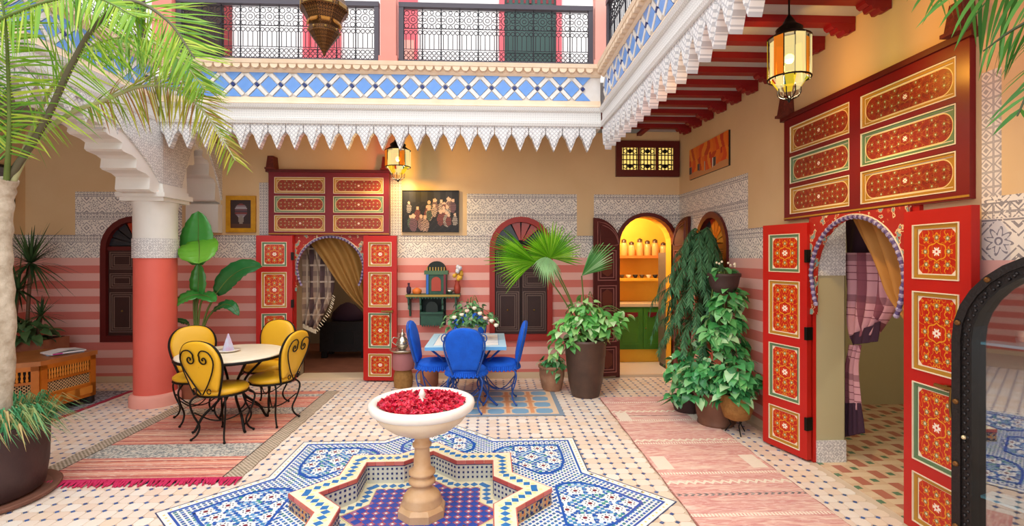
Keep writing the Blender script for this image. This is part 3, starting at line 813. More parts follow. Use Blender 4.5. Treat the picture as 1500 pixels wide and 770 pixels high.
# things on the upper back wall
def uw(px0, px1, py0, py1, Y=YB): a, c = AY(px0, py1, Y), AY(px1, py0, Y); return a[0], c[0], a[2], c[2]
def door_up(px0, px1, leaf, frame, lab, n, fw=.07):
    x0, x1, _, _ = uw(px0, px1, 0, 90); r = empty('door_%d' % n, ((x0+x1)/2, YB, 3.6), 0, lab, 'door', kind='structure'); hw = (x1-x0)/2
    for sx in (-1, 1): MB().box(sx*hw-fw/2, sx*hw+fw/2, -.06, 0, 0, 1.85).build('door_jamb', frame, r)
    MB().box(-hw-fw/2, hw+fw/2, -.06, 0, 1.78, 1.86).build('lintel', frame, r)
    l = MB().box(-hw+fw/2, hw-fw/2, -.025, 0, 0, 1.8).build('door_leaf', leaf, r)
    for i in range(3): MB().box(-hw+fw, -.03, -.037, -.025, .1+i*.57, .55+i*.57).build('panel', leaf, l); MB().box(.03, hw-fw, -.037, -.025, .1+i*.57, .55+i*.57).build('panel', leaf, l)

door_up(735, 818, 'door_green_dark', 'pink_frame', 'dark green upstairs door with pink frame behind the railing', 4)
door_up(450, 496, 'pink_frame', 'pink_frame', 'pink upstairs door behind the bronze lantern', 5)
door_up(265, 336, 'opening_shade', 'beam_red', 'upstairs doorway filled with painted shade, red jamb at the left', 6)  # leaf and panels stand in for the shade of an opening
x0, x1, _, _ = uw(585, 612, 0, 90); b = MB(); b.box(x0, x1, YB-.04, YB, 3.6, 5.0); o = tag(b.build('door_7', 'pink_frame'), 'narrow pink upstairs door beside the middle post', 'door', kind='structure'); MB().box(x0+.04, x1-.04, YB-.06, YB-.04, 4.0, 4.4).build('panel', 'coral_pale', o)
x0, x1, _, _ = uw(740, 812, 0, 90); gl = tag(MB().box(x0, x1, YB-.02, YB-.001, 4.92, 5.3).build('window_4', 'dark_gap'), 'barred fanlight above the green upstairs door', 'window', kind='structure')
for i in range(9): MB().box(x0+.02+i*(x1-x0-.06)/8, x0+.05+i*(x1-x0-.06)/8, YB-.04, YB-.02, 4.92, 5.3).build('window_bar', 'wine_paint', gl)
# =================================================================== DOORS
PZ = [(1.47, 1.78), (.95, 1.40), (.43, .88), (.07, .36)]
def ring_panel(parent, x0, x1, z0, z1, y, outer, line, paint, name='panel', fw=.018):
    """moulded frame with an ivory line and a painted plate, in the plane y of the parent"""
    b = MB()
    R = lambda d: [(x0+d, z0+d), (x1-d, z0+d), (x1-d, z1-d), (x0+d, z1-d)]
    b.ringprism(R(0), R(.006), y-.020, y+.002, 'y', 1); b.ringprism(R(.006), R(fw), y-.012, y+.002, 'y', 0)
    b.build(name+'_frame', [outer, line], parent)
    MB().box(-(x1-x0)/2+fw, (x1-x0)/2-fw, -.005, .0, -(z1-z0)/2+fw, (z1-z0)/2-fw).build(name, paint, parent, ((x0+x1)/2, y, (z0+z1)/2))
def leaf(parent, hinge, ang, sgn, w=.43, z1=1.86, red='red_paint', handle=True, flip=False):
    """one painted leaf; hinge at local origin, leaf runs sgn*x, opened out by ang"""
    d = .045
    l = MB(); l.box(0, w, -.03, .0, .02, z1) if sgn > 0 else l.box(-w, 0, -.03, 0, .02, z1)
    mg = .065; a, c = (mg, w-mg) if sgn > 0 else (-w+mg, -mg); e0, e1 = (0, w) if sgn > 0 else (-w, 0)
    l.box(e0, a, -d, -.03, .02, z1); l.box(c, e1, -d, -.03, .02, z1)
    zz = [.02] + [v for p in PZ[::-1] for v in p] + [z1]
    for k in range(0, len(zz), 2): l.box(a, c, -d, -.03, zz[k], zz[k+1])
    lo = l.build('door_leaf', red, parent, (hinge[0], hinge[1], 0), -sgn*ang if sgn > 0 else ang)
    for i, (p, q_) in enumerate(PZ):
        ring_panel(lo, a, c, p, q_, -.03, ['green_line', 'gold_line', 'green_line', 'gold_line'][i] if not flip else ['gold_line', 'gold_line', 'green_line', 'gold_line'][i], 'ivory', 'panel_square' if (q_-p) < .35 else 'panel_tall', fw=.026)
    for z in (() if sgn > 0 else (.3, 1.0, 1.6)): MB().box(-.012, .012, -.06, -.0, z-.05, z+.05).build('hinge', 'dark_iron', lo)
    if handle:
        hx = w-.1 if sgn > 0 else -w+.1
        b = MB(); b.tube([(hx-.09, -.065, .90), (hx+.06, -.065, .90)], .011, 6); b.box(hx-.03, hx-.01, -.07, -.03, .885, .915); b.box(hx+.03, hx+.05, -.07, -.03, .885, .915)
        b.tube([(hx+.02, -.075, .90), (hx+.025, -.085, .82), (hx+.02, -.075, .76)], .007, 5); b.build('bolt_handle', 'brass', lo)
    return lo
def big_door(n, loc, rz, hw, z0, z1, fd, lab, angs, cols, ow=.445, zt=1.88, lw=.43):
    r = empty('door_%d' % n, loc, rz, lab, 'door', kind='structure')
    # transom of painted panels
    b = MB(); b.box(-hw, hw, -fd+.02, .0, z0, z1)
    fx = [-hw, -hw+.07*hw/.76, -.05, .05, hw-.07*hw/.76, hw]; H = z1-z0; zr = [z0+H*t for t in (.055, .32, .355, .625, .66, .925)]
    for i in (0, 2, 4): b.box(fx[i], fx[i+1], -fd, -fd+.02, z0, z1)
    for a, c in ((z0, zr[0]), (zr[1], zr[2]), (zr[3], zr[4]), (zr[5], z1)):
        b.box(fx[1], fx[2], -fd, -fd+.02, a, c); b.box(fx[3], fx[4], -fd, -fd+.02, a, c)
    tr = b.build('transom', 'wine_paint' if n == 1 else 'red_wine', r)
    MB().box(-hw-.03, hw+.03, -fd-.02, 0, z1-.0, z1+.035).build('transom_cap', 'maroon', tr)
    MB().box(-hw, hw, -fd-.004, -fd, z0+.01, z0+.022).build('gold_bead', 'gold_line', tr)
    for k in range(3):
        for a, c in ((fx[1], fx[2]), (fx[3], fx[4])):
            g = k == 1; ring_panel(tr, a+.003, c-.003, zr[2*k]+.003, zr[2*k+1]-.003, -fd+.02, 'green_line' if g else 'gold_line', 'ivory', 'panel_green' if g else 'panel_gold', 'transom_panel', fw=.022)
    # posts and horseshoe arch
    for s in (-1, 1): MB().box(min(s*ow, s*(ow+.05)), max(s*ow, s*(ow+.05)), -fd+.01, .0, 0, z0).build('door_post', 'red_paint', r)
    R0, zc = ow-.02, zt-.03-(ow-.02); sp = MB(); N = 20
    for i in range(N):
        t0, t1 = pi*i/N, pi*(i+1)/N; p, q_ = (R0*cos(t0), zc+R0*sin(t0)), (R0*cos(t1), zc+R0*sin(t1))
        sp.add([(p[0], -.05, p[1]), (q_[0], -.05, q_[1]), (q_[0], -.05, z0), (p[0], -.05, z0), (p[0], .0, p[1]), (q_[0], .0, q_[1]), (q_[0], 0, z0), (p[0], 0, z0)], [(0, 1, 2, 3), (0, 4, 5, 1), (4, 7, 6, 5)])
    for s in (-1, 1): sp.box(min(s*R0, s*ow), max(s*R0, s*ow), -.05, 0, 1.15, z0)
    spo = sp.build('arch_spandrel', 'spandrel_paint', r)
    a0 = radians(-27); pts = [(R0*cos(t), -.055, zc+R0*sin(t)) for t in [a0+(pi-2*a0)*i/40 for i in range(41)]]
    pts = [(p[0]*(.97 if p[2] < zc else 1), p[1], p[2]) for p in pts]
    MB().tube(pts, .014, 6).build('rope_moulding', 'rope', spo)
    b = MB()
    for i in range(0, 41):
        p = pts[i]; b.ball(p, .0185, 0, 6, 4)
    b.build('rope_beads', 'rope_bead', spo)
    MB().tube([(p[0]*1.035, p[1]+.004, zc+(p[2]-zc)*1.035) for p in pts[4:-4]], .006, 5).build('arch_line', 'ivory', spo)
    leaf(r, (-ow-.005, -fd+.0), angs[0], -1, lw, red=cols, handle=False, flip=False); leaf(r, (ow+.005, -fd+.0), angs[1], 1, lw, red=cols, flip=True)
    for s in (-1, 1):
        b = MB(); x = s*(hw-.04)
        b.add([(x-.05, -fd-.06, z1+.035), (x+.05, -fd-.06, z1+.035), (x+.05, 0, z1+.035), (x-.05, 0, z1+.035), (x-.035, -fd-.04, z1+.2), (x+.035, -fd-.04, z1+.2), (x+.035, 0, z1+.2), (x-.035, 0, z1+.2)], [(0,3,2,1),(4,5,6,7),(0,1,5,4),(1,2,6,5),(2,3,7,6),(3,0,4,7)])
        b.box(x-.06, x+.06, -fd-.07, 0, z1+.03, z1+.05); b.build('pivot_socket', 'carved_red', r)
    return r


big_door(1, (-2.06, YB, 0), 0, .76, 1.87, 2.67, .1, 'red painted double door under a six-panel transom on the back wall', (radians(6), radians(6)), 'red_paint')
big_door(2, (XR, 3.31, 0), -pi/2, .82, 1.9, 2.74, .035, 'large red painted double door on the right wall beside black display cabinet', (radians(16), radians(2)), 'red_paint', ow=.455, zt=1.90)

# ---- kitchen door with arched carved leaves
kd = empty('door_3', (2.085, YB, 0), 0, 'maroon arched kitchen door with two carved leaves folded open', 'door', kind='structure')
hw = .37
ol = arch_outline(-hw, hw, 0, 2.13); ou = arch_outline(-hw-.05, hw+.05, 0, 2.18)
b = MB()
for i in range(len(ol)-1):
    b.add([(ol[i][0], -.04, ol[i][1]), (ol[i+1][0], -.04, ol[i+1][1]), (ou[i+1][0], -.04, ou[i+1][1]), (ou[i][0], -.04, ou[i][1]), (ol[i][0], .1, ol[i][1]), (ol[i+1][0], .1, ol[i+1][1]), (ou[i+1][0], 0, ou[i+1][1]), (ou[i][0], 0, ou[i][1])], [(0,1,2,3),(0,4,5,1),(3,2,6,7)])
b.build('door_frame', 'maroon', kd)

def arched_leaf(parent, hx, sgn, ang):
    w, sp, tp = .36, 1.76, 2.10; P = [(0, .03), (sgn*w, .03), (sgn*w, tp)] + [(sgn*w*cos(pi/2*i/8)**1.0*1.0 if False else sgn*w*(1-sin(pi/2*i/8)), sp+(tp-sp)*cos(pi/2*i/8)) for i in range(1, 9)]
    lo = MB().prism(P, -.04, 0, 'y').build('door_leaf', 'carved_maroon', parent, (hx, -.05, 0), ang)
    for z0, z1 in ((.08, .42), (.48, .82), (.88, 1.22), (1.28, 1.68)):
        x0, x1 = sorted((sgn*.05, sgn*(w-.05))); g = .025
        R = lambda d: [(x0+d, z0+d), (x1-d, z0+d), (x1-d, z1-d), (x0+d, z1-d)]
        pn = MB().ringprism(R(0), R(.012), -.052, -.04, 'y').build('panel', 'carve_line', lo)
        MB().ringprism(R(.035), R(.045), -.052, -.04, 'y').build('panel', 'carve_line', lo); MB().prism([(x0+.06, z0+.1), ((x0+x1)/2, z0+.05), (x1-.06, z0+.1), (x1-.06, z1-.1), ((x0+x1)/2, z1-.05), (x0+.06, z1-.1)], -.05, -.04, 'y').build('panel', 'carve_panel', lo)
    for d in (.05, .085):
        xs = sgn*(w-d); MB().tube([(sgn*d, -.043, 1.74), (xs, -.043, 1.74), (xs, -.043, tp-d)] + [(sgn*(w*(1-sin(pi/2*i/8))*.85+d*.3) , -.043, sp+(tp-sp-d)*cos(pi/2*i/8)) for i in range(2, 9)], .006, 4, True).build('arch_moulding', 'carve_line', lo)
arched_leaf(kd, -hw-.02, -1, radians(10)); arched_leaf(kd, hw+.0, 1, -radians(80))

# ---- windows with shutters
def shutter_window(n, loc, rz, w, sill, top, lab, red):
    r = empty('window_%d' % n, loc, rz, lab, 'window', kind='structure'); hw = w/2
    ol = arch_outline(-hw+.06, hw-.06, sill+.07, top-.06); ou = arch_outline(-hw-.01, hw+.01, sill-.01, top+.01)
    MB().ringprism(ou, ol, -.03, .06, 'y').build('window_frame', red, r)
    hb = (hw-.06); sp = top-.06-hb
    for s in (-1, 1):
        x0, x1 = sorted((s*.006, s*hb)); sh = MB().box(x0, x1, .02, .05, sill+.07, sp).build('shutter', 'shutter_wood', r)
        H = sp-sill-.07
        for a, c in ((.03, .50), (.54, .72), (.76, .97)):
            z0, z1 = sill+.07+a*H, sill+.07+c*H
            for d in (.02, .045, .07):
                Rr = lambda e: [(x0+d+e, z0+d-.015+e), (x1-d-e, z0+d-.015+e), (x1-d-e, z1-d+.015-e), (x0+d+e, z1-d+.015-e)]
                if z1-z0 > 2*d+.02: MB().ringprism(Rr(0), Rr(.008), .012, .02, 'y').build('shutter_moulding', 'shutter_line', sh)
        MB().ball(((x0+x1)/2, .015, sill+.07+.28*H), .014, 0, 6, 4).build('knob', 'brass', sh)
    MB().box(-hb, hb, .0, .05, sp-.02, sp+.03).build('window_rail', red, r)
    N = 8
    for i in range(N):
        t0, t1 = pi*i/N+.03, pi*(i+1)/N-.03; rr_ = hb
        P = [(.06*cos(t0), sp+.05+.06*sin(t0)), (rr_*cos(t0), sp+.03+(rr_-.03)*sin(t0)), (rr_*cos(t1), sp+.03+(rr_-.03)*sin(t1)), (.06*cos(t1), sp+.05+.06*sin(t1))]
        MB().prism(P, .03, .045, 'y').build('fanlight_pane', 'pane_red' if i in (2, 3, 4) else 'pane_dark', r)
    MB().box(-hw, hw, .06, .1, sill, top).build('backing_board', 'dark_gap', r)
    return r

shutter_window(1, ((W1[0]+W1[1])/2, YB, 0), 0, W1[1]-W1[0], W1[2], W1[3], 'dark arched shutter window left of the coral column', 'maroon')
shutter_window(2, ((W2[0]+W2[1])/2, YB, 0), 0, W2[1]-W2[0], W2[2], W2[3], 'red framed arched shutter window behind the fan palm', 'window_red')

shutter_window(3, (XR, (W3[0]+W3[1])/2, 0), -pi/2, W3[1]-W3[0], W3[2], W3[3], 'arched window on the right wall behind the weeping conifer', 'maroon')
# ---- gilt lattice window over the kitchen door
x0, x1, z0, z1 = 1.665, 2.515, 2.655, 3.13
lw_ = empty('window_5', ((x0+x1)/2, YB, z0), 0, 'dark framed window with glowing gilt lattice above the kitchen door', 'window', kind='structure'); hw = (x1-x0)/2; H = z1-z0
b = MB(); b.box(-hw, hw, -.05, 0, 0, .09); b.box(-hw, hw, -.05, 0, H-.09, H); b.box(-hw, -hw+.08, -.05, 0, .09, H-.09); b.box(hw-.08, hw, -.05, 0, .09, H-.09)
for x in (-.12, .12): b.box(x-.012, x+.012, -.05, 0, .09, H-.09)
b.build('window_frame', 'maroon', lw_)
MB().box(-hw+.08, hw-.08, -.012, -.004, .09, H-.09).build('glowing_pane', 'lattice_glow', lw_)
b = MB()
for c in (-.235, 0, .235):
    for zz in (.15, .215, .28): b.box(c-.11, c+.11, -.03, -.015, zz-.006+.01, zz+.006+.01)
    for dx in (-.09, -.045, 0, .045, .09): b.box(c+dx-.005, c+dx+.005, -.03, -.015, .09, H-.09)
    for zz in (.14, .34):
        for dx in (-.06, .06): b.tube([(c+dx+.03*cos(2*pi*i/8), -.025, zz+.03*sin(2*pi*i/8)) for i in range(8)], .006, 4, True)
        b.lathe([(.03, 0), (.03, .012)], 8, (0, 0, 0)); b.v[-32:] = [(c+p[0], -.03+p[2], zz+p[1]) for p in b.v[-32:]]
b.build('lattice', 'dark_wood', lw_)

# =================================================================== ROOMS BEHIND THE DOORS
def room(name, x0, x1, y0, y1, h, open_side, mat, fmat, lab):
    b = MB(); v = [(x0,y0,0),(x1,y0,0),(x1,y1,0),(x0,y1,0),(x0,y0,h),(x1,y0,h),(x1,y1,h),(x0,y1,h)]
    f = {'floor': (0,1,2,3), 'top': (4,7,6,5), 'y0': (0,4,5,1), 'x1': (1,5,6,2), 'y1': (2,6,7,3), 'x0': (3,7,4,0)}
    b.add(v, [f[k] for k in f if k not in ('floor', open_side)]); r = tag(b.build('wall_'+name, mat), lab, 'wall', kind='structure')
    MB().add(v, [f['floor']]).build('room_floor', fmat, r); return r
room('kitchen', 1.5, 3.3, YB+.0, 7.85, 2.5, 'y0', 'kitchen_yellow', 'kitchen_floor', 'yellow kitchen walls seen through the arched door')
room('salon', -3.3, -.6, YB+.3, 9.3, 2.8, 'y0', 'room_wall', 'room_floor', 'dim salon walls seen behind the looped curtain')
b = MB(); b.box(-3.3, -2.52, YB+.28, YB+.3, 0, 2.8); b.box(-1.6, -.6, YB+.28, YB+.3, 0, 2.8); b.box(-2.52, -1.6, YB+.28, YB+.3, 1.87, 2.8); tag(b.build('wall_salon_front', 'room_wall'), 'inner face of the salon wall around the doorway', 'wall', kind='structure')
room('hall', XR+RT, 5.2, 2.0, 5.2, 2.8, 'x0', 'hall_wall', 'hall_tile', 'pale green-beige hall walls behind the right doorway')
b = MB(); b.box(XR+RT-.004, XR+RT, 2.0, RDo[0], 0, 2.8); b.box(XR+RT-.004, XR+RT, RDo[1], 5.2, 0, 2.8); b.box(XR+RT-.004, XR+RT, RDo[0], RDo[1], 1.89, 2.8); tag(b.build('wall_hall_front', 'hall_wall'), 'inner face of the hall wall around the doorway', 'wall', kind='structure')
b = MB(); b.box(XR, XR+RT, RDo[0], RDo[1], -.05, .002); tag(b.build('trim_5', 'hall_tile'), 'patterned tile threshold of the right doorway', 'threshold', kind='structure')
b = MB(); b.box(-2.52, -1.6, YB, YB+.3, -.05, .02); tag(b.build('trim_6', 'threshold'), 'pale stone threshold of the red back door', 'threshold', kind='structure')
b = MB(); b.box(1.716, 2.455, YB-.04, YB+.0, -.05, .03); tag(b.build('trim_7', 'threshold'), 'pale stone step of the kitchen door', 'threshold', kind='structure')
b = MB(); b.box(XR, XR+RT-.005, RDo[1]-.02, RDo[1]-.004, 0, .17); b.box(XR, XR+RT-.005, RDo[1]-.014, RDo[1]-.003, 1.45, 1.89); tag(b.build('trim_8', 'stencil_white'), 'stencilled plaster trim on the right doorway jamb', 'trim', kind='structure')
b = MB(); b.box(XR+.002, XR+RT-.01, RDo[1]-.003, RDo[1]-.001, .17, 1.45); tag(b.build('trim_9', 'hall_wall'), 'plain green-beige jamb of the right doorway', 'trim', kind='structure')
# lamps of these rooms; those in salon and hall are unseen, added for light
def ceiling_lamp(x, y, z, zt, power, col, lab):
    r = empty('pendant_lamp', (x, y, z), 0, lab, 'lamp'); MB().lathe([(.03, .05), (.1, 0), (.09, -.06), (.03, -.1)], 12).build('shade', 'glass_clear', r); MB().tube([(0, 0, .05), (0, 0, zt-z)], .006, 5).build('cord', 'dark_iron', r)
    lamp((0, 0, -.14), power, col, r)
ceiling_lamp(1.9, 7.1, 2.38, 2.5, 22, (1, .86, .58), 'warm ceiling lamp inside the yellow kitchen')
ceiling_lamp(-1.3, 7.9, 2.35, 2.8, 12, (1, .8, .6), 'unseen ceiling lamp added to light the dim salon')
ceiling_lamp(3.7, 3.0, 2.4, 2.8, 14, (1, .88, .7), 'unseen ceiling lamp added to light the right hall')
# ---- kitchen contents
kc = empty('kitchen_cabinet', (2.45, 7.83, 0), 0, 'green kitchen base cabinet with red carved door tops', 'cabinet')
MB().box(-.55, .6, -.42, 0, .2, .84).build('body', 'cab_green', kc); MB().box(-.55, .6, -.38, 0, 0, .2).build('plinth', 'kitchen_yellow', kc)
for x0 in (-.52, -.15, .22):
    d = MB().box(x0, x0+.35, -.44, -.42, .23, .82).build('cabinet_door', 'cab_green', kc)
    R = lambda e: [(x0+.04+e, .27+e), (x0+.31-e, .27+e), (x0+.31-e, .78-e), (x0+.04+e, .78-e)]
    MB().ringprism(R(0), R(.02), -.452, -.44, 'y').build('door_moulding', 'cab_green', d)
    MB().prism([(x0+.07, .76), (x0+.07, .70), (x0+.12, .68), (x0+.175, .71), (x0+.23, .68), (x0+.28, .70), (x0+.28, .76)], -.455, -.44, 'y').build('carved_crest', 'wine_paint', d)
    MB().ball((x0+.03, -.455, .52), .012, 0, 6, 4).build('knob', 'brass', d)
tag(MB().box(1.8, 3.1, 7.38, 7.84, .84, .885).build('worktop', 'counter'), 'pale kitchen worktop on the green cabinet', 'worktop')
for z, lab, mt in ((1.57, 'upper orange kitchen shelf carrying glass jars', 'shelf_orange'), (1.22, 'lower kitchen shelf carrying small bowls', 'kitchen_yellow')):
    s_ = tag(MB().box(1.85, 3.15, 7.55, 7.845, z, z+.04).build('wall_shelf', mt), lab, 'shelf')
    for x in (1.95, 3.0): MB().prism([(7.845, z), (7.845, z-.12), (7.65, z)], x, x+.03, 'x').build('shelf_bracket', mt, s_)
for i, x in enumerate((2.08, 2.2, 2.33, 2.45, 2.57, 2.70)):
    h = [.24, .2, .25, .22, .24, .19][i]; r = empty('glass_jar', (x, 7.68, 1.61), 0, 'storage jar with dark lid, %s on the orange kitchen shelf' % ('first', 'second', 'third', 'fourth', 'fifth', 'sixth')[i] + ' from left', 'jar', 'jars on the kitchen shelf')
    MB().lathe([(.05, 0), (.056, .02), (.056, h*.7), (.04, h*.82)], 12).build('jar_body', 'jar', r); MB().lathe([(.04, h*.8), (.04, h), (.01, h+.02)], 12).build('lid', 'jar_dark', r)
for i in range(7):
    b = MB(); b.lathe([(.02, 0), (.045, .05), (.04, .05), (.018, .012)], 10)
    tag(b.build('small_bowl', ['jar_dark', 'counter', 'black'][i % 3], None, (2.05+i*.105, 7.68, 1.26)), 'small bowl on the lower kitchen shelf, %s from left' % ('first', 'second', 'third', 'fourth', 'fifth', 'sixth', 'seventh')[i], 'bowl', 'bowls on the kitchen shelf')
fr = empty('refrigerator', (2.60, 7.12, 0), 0, 'tall grey refrigerator at the right inside the kitchen', 'refrigerator'); MB().box(-.12, .12, -.22, .14, .05, 1.65).build('body', 'fridge', fr); MB().box(-.12, .12, -.25, -.22, .07, 1.1).build('fridge_door', 'fridge', fr); MB().box(-.11, .11, -.2, .12, 0, .05).build('plinth', 'black', fr)
# ---- salon contents
x, y = FL(505, 521); ch = empty('black_chest', (-2.35, 8.15, 0), 0, 'low black wooden chest inside the dim salon', 'chest')
MB().box(-.32, .42, -.22, .22, .1, .52).build('body', 'dark_wood', ch); MB().box(-.35, .45, -.25, .25, .52, .57).build('lid', 'dark_wood', ch); MB().box(-.1, .2, -.235, -.22, .22, .42).build('front_panel', 'black', ch)
for sx in (-.26, .36):
    for sy in (-.17, .17): MB().box(sx-.04, sx+.04, sy-.04, sy+.04, 0, .1).build('foot', 'black', ch)
b = MB(); b.lathe([(.02, .28), (.1, .24), (.2, .12), (.22, .02), (.2, 0)], 16, sx=1.2, sy=.7); tag(b.build('cushion', 'plum', None, (-2.3, 8.15, .575)), 'dark rounded cushion lying on the black chest', 'cushion')
# ---- curtains
def drape(name, Lc, Rc, mat, lab, amp=.03, folds=5, nu=36, nv=26, nrm=(0, 1, 0), par=None, cat='curtain'):
    L_, R_ = bez(Lc, 8), bez(Rc, 8); nrm = Vector(nrm); vs = []; fs = []
    def at(c, t): k = t*(len(c)-1); i = min(int(k), len(c)-2); return c[i].lerp(c[i+1], k-i)
    for j in range(nv+1):
        t = j/nv; a, c = at(L_, t), at(R_, t)
        for i in range(nu+1):
            u = i/nu; p = a.lerp(c, u) + nrm*amp*sin(u*folds*2*pi+t*1.5)*(0.5+.5*min(1, (c-a).length/.3)); vs.append(tuple(p))
    for j in range(nv):
        for i in range(nu): k = j*(nu+1)+i; fs.append((k, k+1, k+nu+2, k+nu+1))
    o = MB().add(vs, fs, 0, True).build(name, mat, par)
    md = o.modifiers.new('thick', 'SOLIDIFY'); md.thickness = .004
    if lab: tag(o, lab, cat)
    return o
def ay(pts, Y): return [AY(px, py, Y) for px, py in pts]
def axp(pts, X): return [AX(px, py, X) for px, py in pts]
drape('curtain', ay([(446, 346), (468, 375), (495, 415), (515, 438), (536, 456)], 6.73), ay([(528, 346), (540, 372), (543, 402), (541, 430), (538, 446)], 6.73), 'gold_drape', 'gold sheer curtain looped to the right side of the back doorway', .035, 4)
pc = drape('curtain', ay([(434, 352), (436, 390), (437, 430), (440, 472)], 6.83), ay([(470, 352), (486, 395), (487, 430), (462, 482)], 6.83), 'plaid', 'brown plaid curtain with fringe at the left of the back doorway', .03, 4)
b = MB()
for i in range(26):
    t = i/25; p = Vector(AY(440, 472, 6.83)).lerp(Vector(AY(462, 482, 6.83)), t); b.tube([p, p+Vector((.008*sin(i*2.1), .0, -.06))], .005, 4)
e0 = bez(ay([(487, 432), (480, 455), (462, 482)], 6.83), 8)
for i, p in enumerate(e0): b.tube([p, p+Vector((.035, 0, -.03-.01*(i % 2)))], .005, 4)
b.build('fringe', 'ivory', pc)
XC = XR+.13
drape('curtain', axp([(1248, 318), (1262, 350), (1283, 395), (1300, 432), (1326, 468)], XC), axp([(1330, 318), (1345, 350), (1352, 400), (1352, 440), (1350, 462)], XC), 'gold_drape_bright', 'orange-gold sheer curtain looped to the right side of the right doorway', .03, 4, nrm=(1, 0, 0))

XC2 = XR+.32
pk = drape('curtain', axp([(1236, 370), (1238, 420), (1239, 470), (1247, 497)], XC2), axp([(1312, 370), (1316, 410), (1308, 450), (1282, 490)], XC2), 'plaid_pink', 'pink plaid curtain tied with plum band inside the right doorway', .03, 5, nrm=(1, 0, 0))
drape('lower_fall', axp([(1243, 505), (1237, 540), (1236, 600)], XC2), axp([(1262, 505), (1256, 540), (1260, 600)], XC2), 'plaid_pink', None, .02, 3, nrm=(1, 0, 0), par=pk)
drape('plum_hem', axp([(1236, 590), (1236, 640)], XC2-.01), axp([(1261, 590), (1264, 634)], XC2-.01), 'plum', None, .02, 4, nrm=(1, 0, 0), par=pk)
drape('tie_band', axp([(1244, 492), (1248, 505)], XC2-.03), axp([(1290, 470), (1284, 500)], XC2-.03), 'plum', None, .012, 3, nrm=(1, 0, 0), par=pk)
drape('curtain', axp([(1238, 318), (1238, 392)], XC2+.1), axp([(1330, 318), (1330, 392)], XC2+.1), 'plum', 'dark plum valance hanging behind the pink plaid curtain', .02, 3, nrm=(1, 0, 0))
# =================================================================== FOUNTAIN
fb = empty('fountain_basin', (CX, CY, 0), 0, 'eight-pointed star basin with raised mosaic rim around the fountain', 'basin')
S0 = lambda R: star(R, 0, 0, 0)
ZR, RI, ZF = .107, .652, -.05
MB().ringprism(S0(RBAS), S0(RI), -.1, ZR).build('rim', 'rim_cream', fb)
MB().prism(S0(RI+.02), -.2, ZF).build('basin_floor', 'rim_cream', fb)
# red brick edging pieces, blue lozenges on top, dots on the walls
dl = MB().prism([(-.027, 0), (0, -.03), (.027, 0), (0, .03)], 0, .003).mesh('blue_lozenge', 'rim_blue'); yl = MB()
def along(R, n, fn):
    P = S0(R)
    for e in range(16):
        a, c = Vector(P[e]), Vector(P[(e+1) % 16]); d = c-a; g = atan2(d.y, d.x)
        for t in range(n): fn(a+d*((t+.5)/n), g, e, t)
along((RBAS+RI)/2, 5, lambda p, g, e, t: place('blue_lozenge', dl, fb, (p.x, p.y, ZR-.001), g))
def yel(p, g, e, t):
    for s in (-1, 1):
        n = Vector((-sin(g), cos(g)))*.026*s+Vector((cos(g), sin(g)))*.0305; yl.cbox((p.x+n.x, p.y+n.y, ZR+.0008), (.022, .022, .0016), 0, g+pi/4)
along((RBAS+RI)/2, 5, yel); o = yl.build('rim_yellow_chips', 'basin_yellow', fb); o['kind'] = 'stuff'
for R, sg in ((RBAS, 1), (RI, -1)):
    P = S0(R); seg = sqrt((P[0][0]-P[1][0])**2+(P[0][1]-P[1][1])**2)/4
    bm_ = MB().box(-seg/2+.0015, seg/2-.0015, -.005, .005, -.014, .012).mesh('edge_brick', 'rim_brick')
    along(R+sg*.003, 4, lambda p, g, e, t: place('edge_brick', bm_, fb, (p.x, p.y, ZR-.013), g))
line = MB().ringprism(S0(RBAS+.003), S0(RBAS-.01), ZR-.034, ZR-.026).ringprism(S0(RI+.01), S0(RI-.005), ZR-.034, ZR-.026); line.build('dark_line', 'navy', fb)
wt = MB(); wd = MB()
def wtile(R, sgn, n, zs):
    def fn(p, g, e, t):
        q_ = Vector((sin(g), -cos(g)))*.002*sgn
        for z in zs: wd.cbox((p.x+q_.x, p.y+q_.y, z), (.013, .006, .013), 0, g)
    along(R, n, fn)
wtile(RI, -1, 8, (.055, .02, -.015)); wtile(RBAS, 1, 8, (.055, .02)); o = wd.build('wall_dots', 'navy', fb); o['kind'] = 'stuff'
MB().ringprism(S0(RI+.01), S0(RI-.001), ZF, ZR-.03).build('inner_wall_tiles', 'wall_tile_grey', fb); MB().ringprism(S0(RBAS+.001), S0(RBAS-.01), 0, ZR-.03).build('outer_wall_tiles', 'basin_outer', fb)
along(RI-.07, 4, lambda p, g, e, t: place('blue_lozenge', dl, fb, (p.x, p.y, ZF), g))
MB().ringprism(S0(RI-.125), S0(RI-.135), ZF, ZF+.003).build('floor_line', 'basin_yellow', fb)
bsq = MB().cbox((0, 0, 0), (.05, .05, .004), 0, pi/4).mesh('blue_floor_tile', 'basin_blue'); rd = MB(); wh = MB()
g = .066
for i in range(-12, 13):
    for j in range(-12, 13):
        x, y = i*g/1.0, j*g
        ok = (max(abs(x), abs(y)) <= (RI-.16)*.7071) or (abs(x)+abs(y) <= RI-.16)
        if not ok or x*x+y*y < .012: continue
        place('blue_floor_tile', bsq, fb, (x, y, ZF))
        wh.cbox((x+g/2, y+g/2, ZF), (.014, .014, .003), 0, pi/4)
        for dx, dy in ((g/4, g/4), (g/4, -g/4)): pass
        rd.cbox((x+g/2, y, ZF), (.012, .034, .003), 0, 0); rd.cbox((x, y+g/2, ZF), (.034, .012, .003), 0, 0)
MB().prism(S0(RI-.135), ZF-.01, ZF+.0004).build('purple_ground', 'purple_ground', fb)
o = rd.build('red_floor_chips', 'basin_red', fb); o['kind'] = 'stuff'; o = wh.build('white_floor_chips', 'mosaic_white', fb); o['kind'] = 'stuff'
